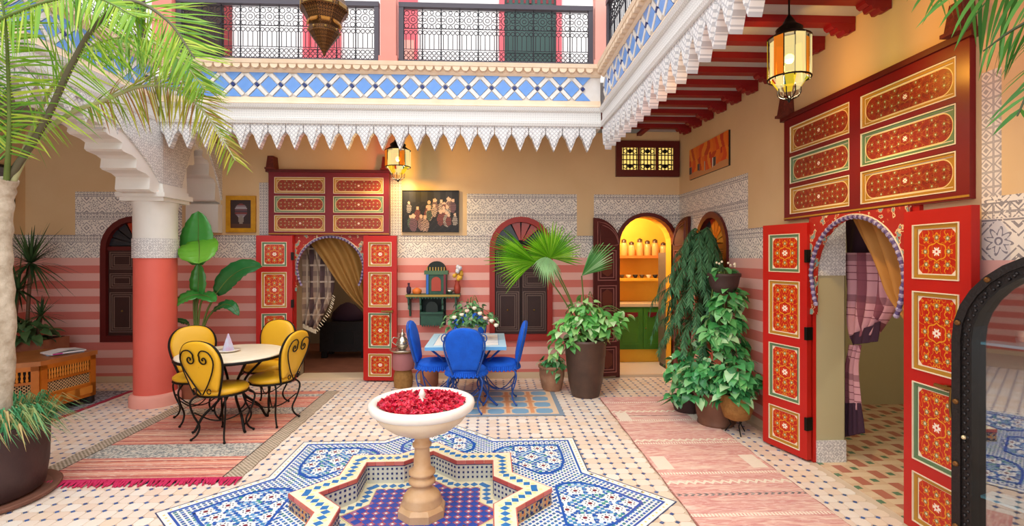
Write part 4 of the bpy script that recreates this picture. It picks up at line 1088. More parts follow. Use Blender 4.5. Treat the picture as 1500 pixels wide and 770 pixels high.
# ---- pedestal and bowl
fx, fy = CX+.0, CY+.02
ft = empty('fountain', (fx, fy, ZF+.002), 0, 'white marble fountain bowl on turned sandstone pedestal', 'fountain')
o8 = [(.155*cos(pi/4*i+pi/8), .155*sin(pi/4*i+pi/8)) for i in range(8)]; b = MB(); b.prism(o8, 0, .045); b.lathe([(.155, .045), (.135, .07)], 8, sm=False, ph=pi/8); b.build('plinth', 'stone_tan', ft)
MB().lathe([(.125, .06), (.128, .085), (.115, .1), (.12, .115), (.105, .135), (.085, .15), (.065, .165), (.055, .185), (.062, .19), (.083, .2), (.086, .215), (.078, .228), (.06, .235), (.068, .25), (.085, .26), (.085, .275), (.07, .285), (.056, .30), (.052, .36), (.047, .41), (.05, .43), (.060, .435), (.062, .45), (.05, .46), (.045, .49), (.055, .505), (.07, .515)], 24).build('stem', 'stone_tan', ft)
MB().lathe([(.05, .505), (.12, .52), (.2, .555), (.265, .605), (.295, .645), (.292, .66)], 40).build('bowl_underside', 'stone_pale', ft)
MB().lathe([(.285, .655), (.305, .66), (.328, .675), (.338, .70), (.333, .722), (.31, .73), (.285, .72), (.275, .70), (.2, .67), (.02, .65)], 48).build('bowl_rim', 'marble', ft)
MB().lathe([(.028, .6), (.026, .70), (.034, .71), (.03, .73), (.016, .745), (.024, .76), (.012, .79), (.002, .80)], 14).build('nozzle', 'marble', ft)
b = MB()
for i in range(950):
    r_ = .27*sqrt(random.random()); t = random.random()*2*pi; x, y = r_*cos(t), r_*sin(t); z = .712+random.random()*.03*(1-r_/.35)
    a = random.random()*pi; s_ = .016+random.random()*.012; n0 = Vector((random.uniform(-.9, .9), random.uniform(-.9, .9), 1)).normalized(); u = n0.orthogonal().normalized(); u = Matrix.Rotation(a, 3, n0) @ u; v = n0.cross(u); c0 = Vector((x, y, z))
    b.add([c0-u*s_, c0-v*s_*.7+n0*.004, c0+u*s_+n0*.006, c0+v*s_*.7+n0*.004, c0-n0*.003], [(0, 1, 4), (1, 2, 4), (2, 3, 4), (3, 0, 4)], 0, False)
o = tag(b.build('rose_petals', 'rose_petal', None, (fx, fy, ZF)), 'heap of red rose petals filling the fountain bowl', 'petals', kind='stuff')
MB().tube([(0, 0, 0), (.01, -.01, .08), (.1, -.1, .1), (.13, -.14, .02)], .007, 6).build('water_pipe', 'copper', fb, (.27, -.28, ZF))

# =================================================================== RUGS
def rug(x0, x1, y0, y1, mat, lab, rz=0, th=.008, fringe=None):
    n = 30; b = MB(); w, l = (x1-x0)/2, (y1-y0)/2; r = empty('rug', ((x0+x1)/2, (y0+y1)/2, .001), rz, lab, 'rug')
    P = [(-w+.006*sin(i*1.7), -l+2*l*i/n) for i in range(n+1)] + [(w+.006*sin(i*2.3+1), l-2*l*i/n) for i in range(n+1)]
    b.prism(P, 0, th); b.build('pile', mat, r)
    if fringe:
        f = MB()
        for i in range(150):
            x = -w+2*w*i/149; a = random.uniform(-.03, .03); q_ = random.uniform(.06, .11); f.tube([(x, -l+.01, th*.8), (x+a*.5, -l-q_*.5, th+.012), (x+a, -l-q_, .006)], [.008, .009, .006], 4)
        f.build('fringe', fringe, r)
    return r

rug(-3.335, -1.79, 3.66, 5.98, 'kilim_red', 'red striped kilim with magenta fringe under the yellow chairs', fringe='fringe_pink')
rug(1.23, 2.13, 2.2, 5.58, 'kilim_pink', 'long faded pink kilim runner at the right')
x0, y0 = FL(65, 628); rug(-5.5, -4.22, 3.9, 6.1, 'rug_dark', 'dark grey rug with red edge under the carved bench')
# tiled carpet under the blue table: real tiles with orange and blue
tc = empty('tile_carpet', (.06, 5.45, .0), 0, parent=floor); tc['label'] = 'blue and orange patterned tile carpet under the blue table'
MB().box(-.69, .69, -.48, .5, -.003, .003).build('carpet_bed', 'carpet_cream', tc)
MB().ringprism([(-.69, -.48), (.69, -.48), (.69, .5), (-.69, .5)], [(-.64, -.43), (.64, -.43), (.64, .45), (-.64, .45)], 0, .005).build('carpet_border', 'carpet_edge', tc)
ob = MB().prism([(-.085, -.045), (-.05, -.08), (.05, -.08), (.085, -.045), (.085, .045), (.05, .08), (-.05, .08), (-.085, .045)], 0, .005).mesh('blue_octagon', 'carpet_blue'); od = MB().prism([(-.06, 0), (0, -.05), (.06, 0), (0, .05)], 0, .005).mesh('orange_diamond', 'carpet_orange')
ostrip = MB().box(-.02, .02, -.06, .06, 0, .005).mesh('orange_strip', 'carpet_orange')
for i in range(5):
    for j in range(4):
        x, y = -.5+i*.25, -.32+j*.22; place('blue_octagon', ob, tc, (x, y, 0))
        if i < 4: place('orange_strip', ostrip, tc, (x+.125, y, 0))
        if i < 4 and j < 3: place('orange_diamond', od, tc, (x+.125, y+.11, 0))

# =================================================================== CHAIRS AND TABLES
def balloon(n=24):
    """outline of the chair back, in (x, z): narrow at the seat, wide and round at the top"""
    return [(-.115, .0), (-.15, .1), (-.185, .22), (-.195, .31), (-.17, .39), (-.11, .445), (0, .465), (.11, .445), (.17, .39), (.195, .31), (.185, .22), (.15, .1), (.115, 0)]
def make_chair(name, pad, iron, lab, cat='chair', scroll=True, group=None, cloth=False):
    r = empty(name, (0, 0, 0), 0, lab, cat, group); SZ = .405; ybk = -.185
    MB().lathe([(.02, SZ-.005), (.19, SZ-.005), (.205, SZ+.015), (.205, SZ+.03), (.18, SZ+.05), (.09, SZ+.06), (.01, SZ+.062)], 24).build('seat_cushion', pad, r)
    MB().tube([(.2*cos(2*pi*i/24), .2*sin(2*pi*i/24), SZ-.01) for i in range(24)], .009, 6, True).build('seat_ring', iron, r)
    for sx in (-1, 1):
        for sy in (-1, 1):
            p = bez([(sx*.13, sy*.13, SZ-.01), (sx*.175, sy*.175, SZ-.07), (sx*.16, sy*.16, SZ-.18), (sx*.125, sy*.13, .12), (sx*.135, sy*.145, .05), (sx*.165, sy*.175, .012)], 5); MB().tube(p, .0085, 6).ball((sx*.165, sy*.175, .013), .013, 0, 6, 4).build('leg', iron, r)
    b = MB()
    for sx, sy in ((1, 1), (1, -1)): b.tube(bez([(sx*.155, sy*.155, .24), (sx*.07, sy*.07, .16), (0, 0, .14), (-sx*.07, -sy*.07, .16), (-sx*.155, -sy*.155, .24)], 5), .006, 5)
    b.build('stretcher', iron, r)
    tilt = lambda z: ybk-.16*(z/.465)**1.2*.6
    O = bez([(x, 0, z) for x, z in balloon()], 4)
    MB().tube([(p.x*1.04, tilt(p.z), SZ+p.z*1.02) for p in O], .0095, 6).build('back_frame', iron, r)
    # padded back
    vs = []; fs = []; K = 4; N = len(O); cz = .24
    rings = []
    for k, (s_, d) in enumerate(((1, 0), (.985, .018), (.9, .028), (.6, .036), (.02, .038))):
        for sg in ((1,) if k == 0 else (1, -1)): rings.append((s_, d*sg))
    order = sorted(rings, key=lambda q: (q[1], q[0] if q[1] < 0 else -q[0]))
    order = [q for q in rings if q[1] < 0][::-1] + [rings[0]] + [q for q in rings if q[1] > 0]
    for s_, d in order:
        for p in O: z = cz+(max(p.z, .03)-cz)*s_; vs.append((p.x*s_*.98, tilt(z)+d, SZ+z+.015))
    for k in range(len(order)-1):
        for i in range(N): j = (i+1) % N; fs.append((k*N+i, k*N+j, (k+1)*N+j, (k+1)*N+i))
    MB().add(vs, fs, 0, True).build('back_cushion', pad, r)
    if scroll:
        b = MB()
        for sg in (-1, 1):
            sp = [(sg*(.066+.042*(1-t/12)*cos(t*.72+2.6)), SZ+.325+.046*(1-t/12)*sin(t*.72+2.6)) for t in range(0, 12)][::-1]
            path = sp + [(sg*.03, SZ+.375), (sg*.065, SZ+.405), (sg*.125, SZ+.39), (sg*.158, SZ+.32), (sg*.135, SZ+.23), (sg*.07, SZ+.11), (sg*.008, SZ+.02)]
            b.tube(bez([(x, tilt(z-SZ)-.046, z) for x, z in path], 3), .006, 5)
            b.tube([(sg*(.07+.02*cos(t)), tilt(.05)-.045, SZ+.05+.02*sin(t)) for t in [i*.6 for i in range(11)]], .005, 4)
        b.build('heart_scroll', iron, r)
    if cloth:
        b = MB()
        for i in range(60):
            t = 2*pi*i/60; b.tube([(.2*cos(t), .2*sin(t), SZ+.015), (.215*cos(t), .215*sin(t), SZ-.02-.012*(i % 2))], .014, 4)
        b.build('fringe', pad, r)
        b = MB()
        for sg in (-1, 1): b.tube([(sg*(.18+.05*cos(t)*(1-i/22)), tilt(.36)-.0, SZ+.38+.05*sin(t)*(1-i/22)) for i, t in enumerate([k*.55-1.2 for k in range(16)])], .006, 5)
        b.build('ear_scroll', iron, r)
    return r
def put(o, xc, yc, hd, lab):          # camera-frame ground position measured on the photograph, heading = facing direction
    x, y = W(xc, yc); o.location = (x, y, .009); dx, dy = W(*hd); o.rotation_euler = (0, 0, atan2(dy, dx)-pi/2); o['label'] = lab
yc0 = make_chair('bistro_chair', 'yellow_vinyl', 'dark_iron', 'x', group='yellow chairs around the round table')
YCH = [(-2.56, 4.42, (.2, .98), 'yellow padded iron chair seen from behind with heart scroll, nearest the camera'), (-3.07, 4.86, (.62, -.72), 'yellow padded iron chair beside the coral column'),
       (-2.31, 4.80, (-.97, .2), 'yellow padded iron chair at the right of the round table, seen side on'), (-2.62, 5.28, (-.12, -1), 'yellow padded iron chair behind the round table, in front of the red door')]
for i, a in enumerate(YCH): put(yc0 if i == 0 else copy_tree(yc0), *a)
bc0 = make_chair('bistro_chair', 'blue_cloth', 'blue_iron', 'x', group='blue chairs around the square table', scroll=False, cloth=True)
BCH = [(-.472, 5.17, (0, 1), 'blue fabric covered chair seen from behind, nearest the fountain'), (-.13, 5.46, (-1, .0), 'blue fabric covered chair at the right side of the blue table'),
       (-.84, 5.46, (1, .0), 'blue fabric covered chair at the left side of the blue table'), (-.53, 5.98, (0, -1), 'blue fabric covered chair behind the flower pot on the table')]
for i, a in enumerate(BCH): put(bc0 if i == 0 else copy_tree(bc0), *a)
# round table
x, y = W(-2.64, 4.7); t = empty('round_table', (x, y, .009), 0, 'round cream topped iron table among the yellow chairs', 'table')
MB().lathe([(.43, .655), (.46, .66), (.46, .68), (.45, .685), (.01, .686)], 40).build('tabletop', 'tabletop_cream', t); MB().lathe([(.465, .645), (.472, .65), (.472, .668), (.463, .67)], 40).build('rim_band', 'dark_iron', t)
for k in range(4):
    a = pi/4+k*pi/2; c_, s_ = cos(a), sin(a); MB().tube(bez([(.36*c_, .36*s_, .65), (.26*c_, .26*s_, .56), (.12*c_, .12*s_, .42), (.1*c_, .1*s_, .28), (.24*c_, .24*s_, .14), (.30*c_, .30*s_, .03), (.33*c_, .33*s_, .01)], 5), .012, 6).build('leg', 'dark_iron', t)
MB().tube([(.11*cos(2*pi*i/16), .11*sin(2*pi*i/16), .35) for i in range(16)], .009, 6, True).build('leg_ring', 'dark_iron', t)
dsh = empty('napkin_dish', (x-.05, y+.03, .696), 0, 'plate with upright folded pale blue napkin cone on the round table', 'dish')
MB().lathe([(.06, 0), (.1, .012), (.105, .018), (.02, .008)], 20).build('plate', 'marble', dsh); MB().lathe([(.055, .01), (.05, .04), (.03, .10), (.004, .17)], 6, sm=False).build('napkin', 'napkin', dsh)
# square blue table
fxl, fyl = FL(622, 508, .66); fxr, _ = FL(742, 508, .66)
tx, ty, hwx = (fxl+fxr)/2, fyl+.44, (fxr-fxl)/2; t = empty('square_table', (tx, ty, .005), 0, 'square table with white tiled top and blue iron frame', 'table')
MB().box(-hwx, hwx, -.44, .44, .615, .65).build('table_frame', 'table_blue', t)
tm = MB().box(-.066, .066, -.066, .066, 0, .008).mesh('top_tile', 'table_white')
nx = 5
for i in range(nx):
    for j in range(5): o = place('top_tile', tm, t, (-hwx+.08+(2*hwx-.16)*(i+.5)/nx, -.36+.144*(j+.5), .648)); o.scale.x = (2*hwx-.16)/nx/.135
MB().ringprism([(-hwx, -.44), (hwx, -.44), (hwx, .44), (-hwx, .44)], [(-hwx+.075, -.365), (hwx-.075, -.365), (hwx-.075, .365), (-hwx+.075, .365)], .65, .656).build('tile_border', 'border_pale', t)
for sx in (-1, 1):
    for sy in (-1, 1): MB().tube(bez([(sx*(hwx-.06), sy*.38, .615), (sx*(hwx-.16), sy*.28, .5), (sx*.16, sy*.16, .33), (sx*.15, sy*.15, .2), (sx*.25, sy*.25, .07), (sx*.33, sy*.33, .012)], 5), .012, 6).build('leg', 'blue_iron', t)
MB().tube([(sx*.16, sy*.16, .26) for sx, sy in ((1, 1), (-1, 1), (-1, -1), (1, -1))], .009, 5, True).build('leg_ring', 'blue_iron', t)
TBL = (tx, ty)
# small tea table with silver teapot
x, y = W(-1.335, 6.12); t = empty('tray_table', (x, y, 0), 0, 'small round metal tray table beside the red door leaf', 'table')
MB().lathe([(.15, .44), (.165, .455), (.17, .465), (.15, .456), (.01, .455)], 24).build('tray', 'silver', t)
MB().lathe([(.11, 0), (.12, .12), (.1, .2), (.07, .26), (.09, .34), (.12, .44)], 16).build('pedestal', 'wicker', t); MB().lathe([(.125, .22), (.135, .26), (.135, .38), (.12, .42)], 16).build('pouf_band', 'pouf_pink', t)
tp = empty('teapot', (x-.01, y, .458), .4, 'silver teapot on the small tray table', 'teapot')
MB().lathe([(.04, 0), (.05, .01), (.075, .05), (.08, .085), (.06, .125), (.035, .15), (.03, .165), (.04, .175), (.02, .2), (.008, .225), (.012, .24), (.002, .25)], 18).build('body', 'silver', tp)
MB().tube(bez([(.07, 0, .06), (.11, 0, .09), (.125, 0, .14), (.15, 0, .165)], 5), [.016]*6+[.01]*5+[.008]*5, 6).build('spout', 'silver', tp); MB().tube(bez([(-.06, 0, .14), (-.11, 0, .15), (-.125, 0, .1), (-.075, 0, .055)], 5), .007, 5).build('handle', 'silver', tp)
x2, y2 = W(-.72, 5.62)
c = tag(MB().lathe([(.09, 0), (.11, .02), (.115, .2), (.1, .22)], 16).build('round_stool', 'terracotta', None, (*W(-1.02, 6.15), 0)), 'small terracotta drum under the left blue chair', 'stool')
# =================================================================== PLANTS
def P3(px, py, yc): x, y = W((px-750)/FPX*yc, yc); return (x, y, EYE-(py-375)/FPX*yc)
def leaf_mesh(name, l, w_, mat, fold=.25, drop=.25):
    c = [(0, 0, 0), (0, .4*l, .02*l), (0, .75*l, -.06*l), (0, l, -drop*l)]
    v = c[:]; f = []
    for s in (-1, 1):
        o = len(v); v += [(s*w_*.34, -.06*l, fold*w_*.25), (s*w_*.5, .22*l, fold*w_*.5), (s*w_*.36, .58*l, fold*w_*.25), (s*w_*.14, .85*l, -.12*l)]
        q_ = [(0, o, o+1), (0, o+1, 1), (1, o+1, o+2), (1, o+2, 2), (2, o+2, o+3), (2, o+3, 3)]
        f += q_ if s > 0 else [t[::-1] for t in q_]
    return MB().add(v, f, 0, True).mesh(name, mat)
def orient(y, z):
    y = Vector(y).normalized(); z = Vector(z); z = (z-y*z.dot(y)).normalized(); x = y.cross(z)
    return Matrix((x, y, z)).transposed().to_euler()
def leafball(parent, me, blobs, wallX=None, wallY=None, seed=1):
    """leaves over ellipsoids; blobs in the parent's coordinates: (cx, cy, cz, rx, ry, rz, count)"""
    rnd = random.Random(seed)
    for cx_, cy_, cz_, rx, ry, rz_, n in blobs:
        for i in range(n):
            zz = rnd.uniform(-.75, 1); t = rnd.uniform(0, 2*pi); rr_ = sqrt(max(0, 1-zz*zz)); d = Vector((rr_*cos(t), rr_*sin(t), zz)); k = rnd.uniform(.72, 1.0)
            if d.y > .45 and rnd.random() < .7: d.y = -d.y
            p = (cx_+d.x*rx*k, cy_+d.y*ry*k, cz_+d.z*rz_*k)
            tip = Vector((d.x+rnd.uniform(-.6, .6), d.y+rnd.uniform(-.6, .6), -.45+rnd.uniform(-.5, .5))); nr = Vector((d.x*.7, d.y*.7, .7))+Vector((rnd.uniform(-.4, .4), rnd.uniform(-.4, .4), rnd.uniform(-.2, .3)))
            if abs(tip.normalized().dot(nr.normalized())) > .97: nr = nr+Vector((.3, .1, .5))
            o = place('leaf', me, parent, p, rot=orient(tip, nr)); s_ = rnd.uniform(.75, 1.25); o.scale = (s_, s_, s_)
def stems(parent, blobs, base, mat='stem_green', n=5, r=.005, seed=3):
    rnd = random.Random(seed); b = MB()
    for cx_, cy_, cz_, rx, ry, rz_, _ in blobs:
        for i in range(n):
            e = (cx_+rnd.uniform(-.7, .7)*rx, cy_+rnd.uniform(-.7, .7)*ry, cz_+rnd.uniform(-.6, .6)*rz_); m_ = ((base[0]+e[0])/2, (base[1]+e[1])/2, max(base[2], e[2])+.06)
            b.tube(bez([base, m_, e], 5), r, 4)
    return b.build('stems', mat, parent)
def pot(parent, prof, mat, n=28, name='pot', soil=True):
    MB().lathe(prof + [(prof[-1][0]-.03, prof[-1][1]), (prof[-1][0]-.035, prof[-1][1]-.04)], n).build(name, mat, parent)
    if soil: MB().lathe([(prof[-1][0]-.03, prof[-1][1]-.06), (prof[-1][0]-.03, prof[-1][1]-.03)], n).build('soil', 'soil', parent)
def frond(parent, pts, n, L, mat, rmat, droop=.5, fwd=.5, w_=.011, start=.15, r0=.012, seed=1, upv=(0, 0, 1), jit=.15, endk=.35, name='frond'):
    rnd = random.Random(seed); C_ = bez(pts, 8); N = len(C_); org = C_[0].copy()
    r = MB(); r.tube(C_, [r0*(1-.8*i/(N-1)) for i in range(N)], 6)
    ro = r.build(name, rmat, parent)
    b = MB()
    for i in range(n):
        t = start+(1-start)*(i+.5)/n; k = t*(N-1); a = min(int(k), N-2); p = C_[a].lerp(C_[a+1], k-a); T = (C_[a+1]-C_[a]).normalized(); S = T.cross(Vector(upv))
        S = S.normalized() if S.length > .05 else T.orthogonal().normalized()
        u = (t-start)/(1-start); ll = L*(.45+.55*min(1, u*4))*(1-(1-endk)*u**1.6)
        for sg in (-1, 1):
            l = ll*rnd.uniform(.8, 1.12); d = (S*sg+T*fwd-Vector((0, 0, 1))*droop*rnd.uniform(.6, 1.3)+Vector([rnd.uniform(-jit, jit) for _ in range(3)])).normalized()
            wv = d.cross(S.cross(T)+Vector([rnd.uniform(-.5, .5) for _ in range(3)])); wv = wv.normalized()*w_ if wv.length > .01 else T*w_
            q0 = p; vs = []; dd = d.copy(); K = 4
            for j in range(K+1):
                ww = [.55, 1, .9, .6, .02][j]; vs += [q0-wv*ww, q0+wv*ww]; dd = (dd-Vector((0, 0, 1))*.16*droop).normalized(); q0 = q0+dd*l/K
            b.add(vs, [(2*j, 2*j+1, 2*j+3, 2*j+2) for j in range(K)], 0, True)
    b.build('leaflets', mat, ro); return ro

# ---- big date palm in the foreground at the left
pxw, pyw = W(-3.50, 3.27)
dp = empty('potted_date_palm', (0, 0, 0), 0, 'date palm in big dark clay pot at the left foreground', 'palm')
px_, py_ = pxw, pyw
b = MB(); b.lathe([(.30, .03), (.325, .05), (.345, .2), (.35, .38), (.345, .46), (.365, .47), (.365, .50), (.335, .50), (.33, .45)], 36, (px_, py_, 0)); b.build('pot', 'dark_clay', dp)
MB().lathe([(.02, .42), (.335, .43)], 30, (px_, py_, 0)).build('soil', 'soil', dp)
MB().lathe([(.36, .0), (.40, .01), (.415, .035), (.40, .04), (.36, .025)], 36, (px_, py_, 0)).build('saucer', 'saucer_clay', dp)
tr_ = bez([(px_+.14, py_, .42), P3(8, 480, 3.27), P3(3, 380, 3.27), P3(5, 300, 3.27), P3(12, 262, 3.25)], 6)
MB().tube(tr_, [.052+.006*sin(i*2.2) for i in range(len(tr_))], 9).build('trunk', 'bark_pale', dp)
b = MB(); rnd = random.Random(5)
for i in range(1500):
    a = rnd.uniform(0, 2*pi); r_ = .33*sqrt(rnd.random()); x, y = px_+r_*cos(a), py_+r_*sin(a); out = rnd.uniform(.08, .2)*(r_/.33+.15); h = rnd.uniform(.07, .2); dx, dy = cos(a+rnd.uniform(-.6, .6)), sin(a+rnd.uniform(-.6, .6)); w_ = .0045
    p0 = Vector((x, y, .43)); p1 = p0+Vector((dx*out*.45, dy*out*.45, h)); p2 = p0+Vector((dx*out*1.25, dy*out*1.25, h*.75-(.12*(r_/.33)**3))); sv = Vector((-dy, dx, 0))*w_
    b.add([p0-sv, p0+sv, p1+sv, p1-sv, p2], [(0, 1, 2, 3), (3, 2, 4)], 0, False)
o = b.build('grass_tuft', 'grass', dp); o['kind'] = 'stuff'
crown = P3(12, 262, 3.25)
frond(dp, [crown, P3(62, 185, 3.1), P3(105, 95, 2.95), P3(140, 38, 2.85), P3(190, 2, 2.8), P3(245, 30, 2.75), P3(285, 85, 2.72)], 100, .58, 'palm_leaf', 'rachis_dark', .30, .65, .0055, .12, .022, 11, (0, -1, .25), .22)
frond(dp, [P3(4, 300, 3.28), P3(45, 215, 3.22), P3(100, 168, 3.2), P3(150, 148, 3.2), P3(205, 127, 3.2), P3(255, 130, 3.2), P3(300, 165, 3.2), P3(345, 235, 3.18)], 70, .36, 'palm_leaf_yellow', 'rachis', .55, .55, .0055, .36, .02, 12, (0, -1, .4), .2)
frond(dp, [P3(8, 280, 3.25), P3(14, 190, 3.1), P3(12, 100, 3.0), P3(6, 20, 2.9), P3(-10, -60, 2.9)], 60, .46, 'palm_leaf', 'stem_green', .25, .6, .0065, .15, .018, 13, (0, -1, .2))
frond(dp, [P3(-30, 240, 3.25), P3(-70, 150, 3.1), P3(-40, 60, 2.95), P3(40, 12, 2.85), P3(130, -5, 2.8), P3(200, 25, 2.7)], 100, .46, 'palm_leaf', 'stem_green', .45, .5, .0065, .2, .016, 14, (0, -1, .6))
frond(dp, [P3(20, 255, 3.25), P3(75, 130, 3.15), P3(130, 70, 3.1), P3(200, 55, 3.1), P3(260, 85, 3.1), P3(300, 130, 3.1)], 100, .42, 'palm_leaf', 'rachis', .45, .6, .005, .35, .012, 15, (0, -.6, .8), .25)
frond(dp, [P3(0, 270, 3.3), P3(-40, 200, 3.2), P3(-60, 100, 3.1), P3(-50, 20, 3.0)], 50, .55, 'palm_leaf_cool', 'stem_green', .2, .5, .0065, .1, .016, 16, (0, -1, .2))

# ---- palm overhanging at the upper right
rp = empty('overhanging_palm', (0, 0, 0), 0, 'palm with dark green fronds hanging in at the upper right corner', 'palm')
bx, by = 2.15, .75
MB().tube(bez([(bx, by, .45), (bx+.03, by, 1.2), (bx-.02, by, 1.9), (bx, by, 2.3)], 6), .05, 9).build('trunk', 'bark_pale', rp); b = MB(); b.lathe([(.2, 0), (.26, .25), (.28, .45), (.3, .46), (.3, .5), (.26, .5)], 24, (bx, by, 0)); b.build('pot', 'dark_clay', rp)
cr = (bx, by, 2.3)
frond(rp, [cr, P3(1640, -40, 1.35), P3(1500, -20, 1.5), P3(1420, -12, 1.6), P3(1350, -30, 1.75)], 15, .28, 'palm_leaf_dark', 'stem_dark', 1.1, .45, .006, .3, .012, 21, (0, -.3, 1))
frond(rp, [cr, P3(1650, 20, 1.3), P3(1560, 10, 1.3), P3(1490, 40, 1.35), P3(1440, 75, 1.4)], 10, .22, 'palm_leaf_dark', 'stem_dark', .9, .45, .0055, .35, .010, 22, (0, -.3, 1))
frond(rp, [cr, P3(1680, 60, 1.3), P3(1580, 50, 1.3), P3(1520, 110, 1.3), P3(1490, 170, 1.3)], 8, .2, 'palm_leaf_dark', 'stem_dark', .7, .5, .0055, .35, .010, 23, (0, -.3, 1))

# ---- fan palm and devil's ivy in a tall brown pot
x, y = W(.845, 5.74); fpz = .64
fp = empty('potted_fan_palm', (x, y, .0), 0, 'fan palm with pale ivy in a tall dark brown pot beside kitchen door', 'potted plant')
pot(fp, [(.155, 0), (.165, .03), (.19, .15), (.195, .16), (.21, .3), (.215, .31), (.225, .45), (.23, .46), (.235, .6), (.25, .62), (.25, .65)], 'brown_dark')
pl = leaf_mesh('leaf', .095, .08, 'pothos_leaf')
bl = [(0, 0, .82, .26, .22, .26, 120), (-.2, -.05, .72, .2, .18, .2, 58), (.22, -.05, .82, .2, .18, .17, 50), (.40, -.05, .92, .1, .1, .07, 7), (-.33, -.06, .55, .08, .08, .14, 9), (0, .0, 1.02, .17, .15, .14, 26)]
leafball(fp, pl, bl, seed=4); stems(fp, bl, (0, 0, .62), n=3)
def fan_leaf(parent, hub, base, u, v, R, a0, a1, n, mat, droop=.0, seed=1):
    """pleated fan blade of n segments with free tips; u, v span the blade, hub at the petiole's end"""
    hub = Vector(hub); u = Vector(u).normalized(); v = Vector(v).normalized(); nn = u.cross(v).normalized(); b = MB(); rnd = random.Random(seed)
    for i in range(n):
        t = a0+(a1-a0)*(i+.5)/n; dt = (a1-a0)/n*.5; l = R*rnd.uniform(.88, 1.06)*(.82+.18*sin((t-a0)/(a1-a0)*pi))
        d = u*cos(t)+v*sin(t); s_ = -u*sin(t)+v*cos(t); low = max(0, -d.z+.25)
        rows = [(0, .0), (.35, 1), (.62, 1.0), (.82, .55), (1.0, .05)]; vs = []
        for k, (f, wf) in enumerate(rows):
            ww = l*f*math.tan(dt)*wf if k < 3 else l*.62*math.tan(dt)*wf
            c = hub+d*l*f-Vector((0, 0, 1))*(droop*f*f*l*(.4+low))
            vs += [c-s_*ww-nn*.006*(k > 0), c+nn*.008*(k > 0), c+s_*ww-nn*.006*(k > 0)]
        fs = []
        for k in range(len(rows)-1): fs += [(3*k, 3*k+1, 3*k+4, 3*k+3), (3*k+1, 3*k+2, 3*k+5, 3*k+4)]
        b.add(vs, fs, 0, False)
    o = b.build('fan_leaf', mat, parent)
    m_ = (Vector(base)+hub)/2+Vector((0, 0, .06)); MB().tube(bez([base, tuple(m_), tuple(hub)], 6), .008, 5).build('petiole', 'stem_green', o); return o
def rel(o, p): return tuple(Vector(p)-Vector(o.location))
bs = (0, 0, .66)
fan_leaf(fp, rel(fp, P3(806, 378, 5.7)), bs, (1, .1, 0), (-.05, -.15, 1), .44, radians(-12), radians(195), 40, 'fan_leaf', .15, 1)
fan_leaf(fp, rel(fp, P3(785, 384, 5.6)), bs, (-.2, .2, .95), (-1, -.15, .1), .56, radians(30), radians(125), 26, 'fan_leaf', .25, 2)
fan_leaf(fp, rel(fp, P3(800, 376, 5.55)), bs, (1, -.2, -.1), (.1, -.6, -.8), .21, radians(15), radians(165), 20, 'fan_pale', .6, 3)
fan_leaf(fp, rel(fp, P3(852, 404, 5.6)), bs, (.8, .1, .6), (-.5, -.25, .8), .5, radians(-22), radians(38), 14, 'fan_leaf_cool', .15, 4)
x2, y2 = W(.478, 5.97)
sp = empty('potted_succulent', (x2, y2, 0), 0, 'small leafy plant in a weathered terracotta pot beside the tall brown pot', 'potted plant')
pot(sp, [(.10, 0), (.12, .03), (.15, .18), (.15, .27), (.165, .275), (.165, .3)], 'terracotta_pale')
sl_ = leaf_mesh('leaf', .09, .05, 'pothos_dark'); leafball(sp, sl_, [(0, 0, .33, .13, .12, .1, 40), (.08, -.1, .25, .06, .05, .12, 12)], seed=8); stems(sp, [(0, 0, .33, .1, .1, .06, 0)], (0, 0, .28), n=6)

# ---- weeping conifer, ivy and pots in the right corner
xw, yw = W(2.03, 5.36); wc = empty('weeping_conifer', (xw, yw, 0), 0, 'tall weeping dark green conifer before the right window', 'potted plant')
pot(wc, [(.13, 0), (.15, .03), (.18, .2), (.185, .3), (.2, .31), (.2, .34)], 'brown_clay')
MB().tube([(0, 0, .3), (.01, 0, 1.0), (-.01, .0, 1.5), (.02, 0, 1.86)], .014, 6).build('trunk', 'stem_dark', wc)
rnd = random.Random(9)
for i in range(84):
    z = 1.86-1.1*(i/84)**1.1; a = i*2.399; R = .1+.33*min(1, (1.97-z)/.65); ca, sa = cos(a), sin(a)
    R *= 1.0 if ca > .3 else 1.25
    if sa > .2: R *= .7
    if ca > .2: R = min(R, .24)
    frond(wc, [(0, 0, z), (ca*R*.5, sa*R*.5, z+.05), (ca*R*.9, sa*R*.9, z-.08), (ca*R*1.0, sa*R*1.0, z-.26)], 30, .125, 'fern_leaf', 'stem_dark', .8, .6, .0058, .15, .004, 30+i, jit=.35, endk=.5, name='branch')
x, y = W(1.944, 4.76); iv = empty('potted_ivy', (x, y, 0), 0, 'glossy green ivy in a brown clay pot in the right corner', 'potted plant')
pot(iv, [(.15, 0), (.165, .01), (.165, .03), (.16, .04), (.175, .1), (.19, .22), (.2, .29), (.215, .295), (.215, .32)], 'brown_clay')
dl_ = leaf_mesh('leaf', .095, .08, 'pothos_dark')
bl = [(-.05, 0, .46, .28, .2, .17, 100), (-.22, -.02, .36, .15, .12, .16, 42), (.12, -.08, .40, .2, .1, .15, 54)]
leafball(iv, dl_, bl, seed=10); stems(iv, bl, (0, 0, .3), n=4)
x, y = W(1.81, 5.15); iv2 = empty('potted_ivy', (x, y, 0), 0, 'low ivy in a dark round pot at the foot of the conifer', 'potted plant')
pot(iv2, [(.12, 0), (.13, .02), (.15, .08), (.15, .14), (.16, .15)], 'dark_clay'); bl = [(.02, 0, .42, .24, .16, .2, 60), (-.08, -.02, .2, .12, .1, .1, 16), (.05, 0, .62, .16, .12, .14, 30)]
leafball(iv2, leaf_mesh('leaf', .095, .075, 'pothos_dark'), bl, seed=11); stems(iv2, bl, (0, 0, .12), n=5)
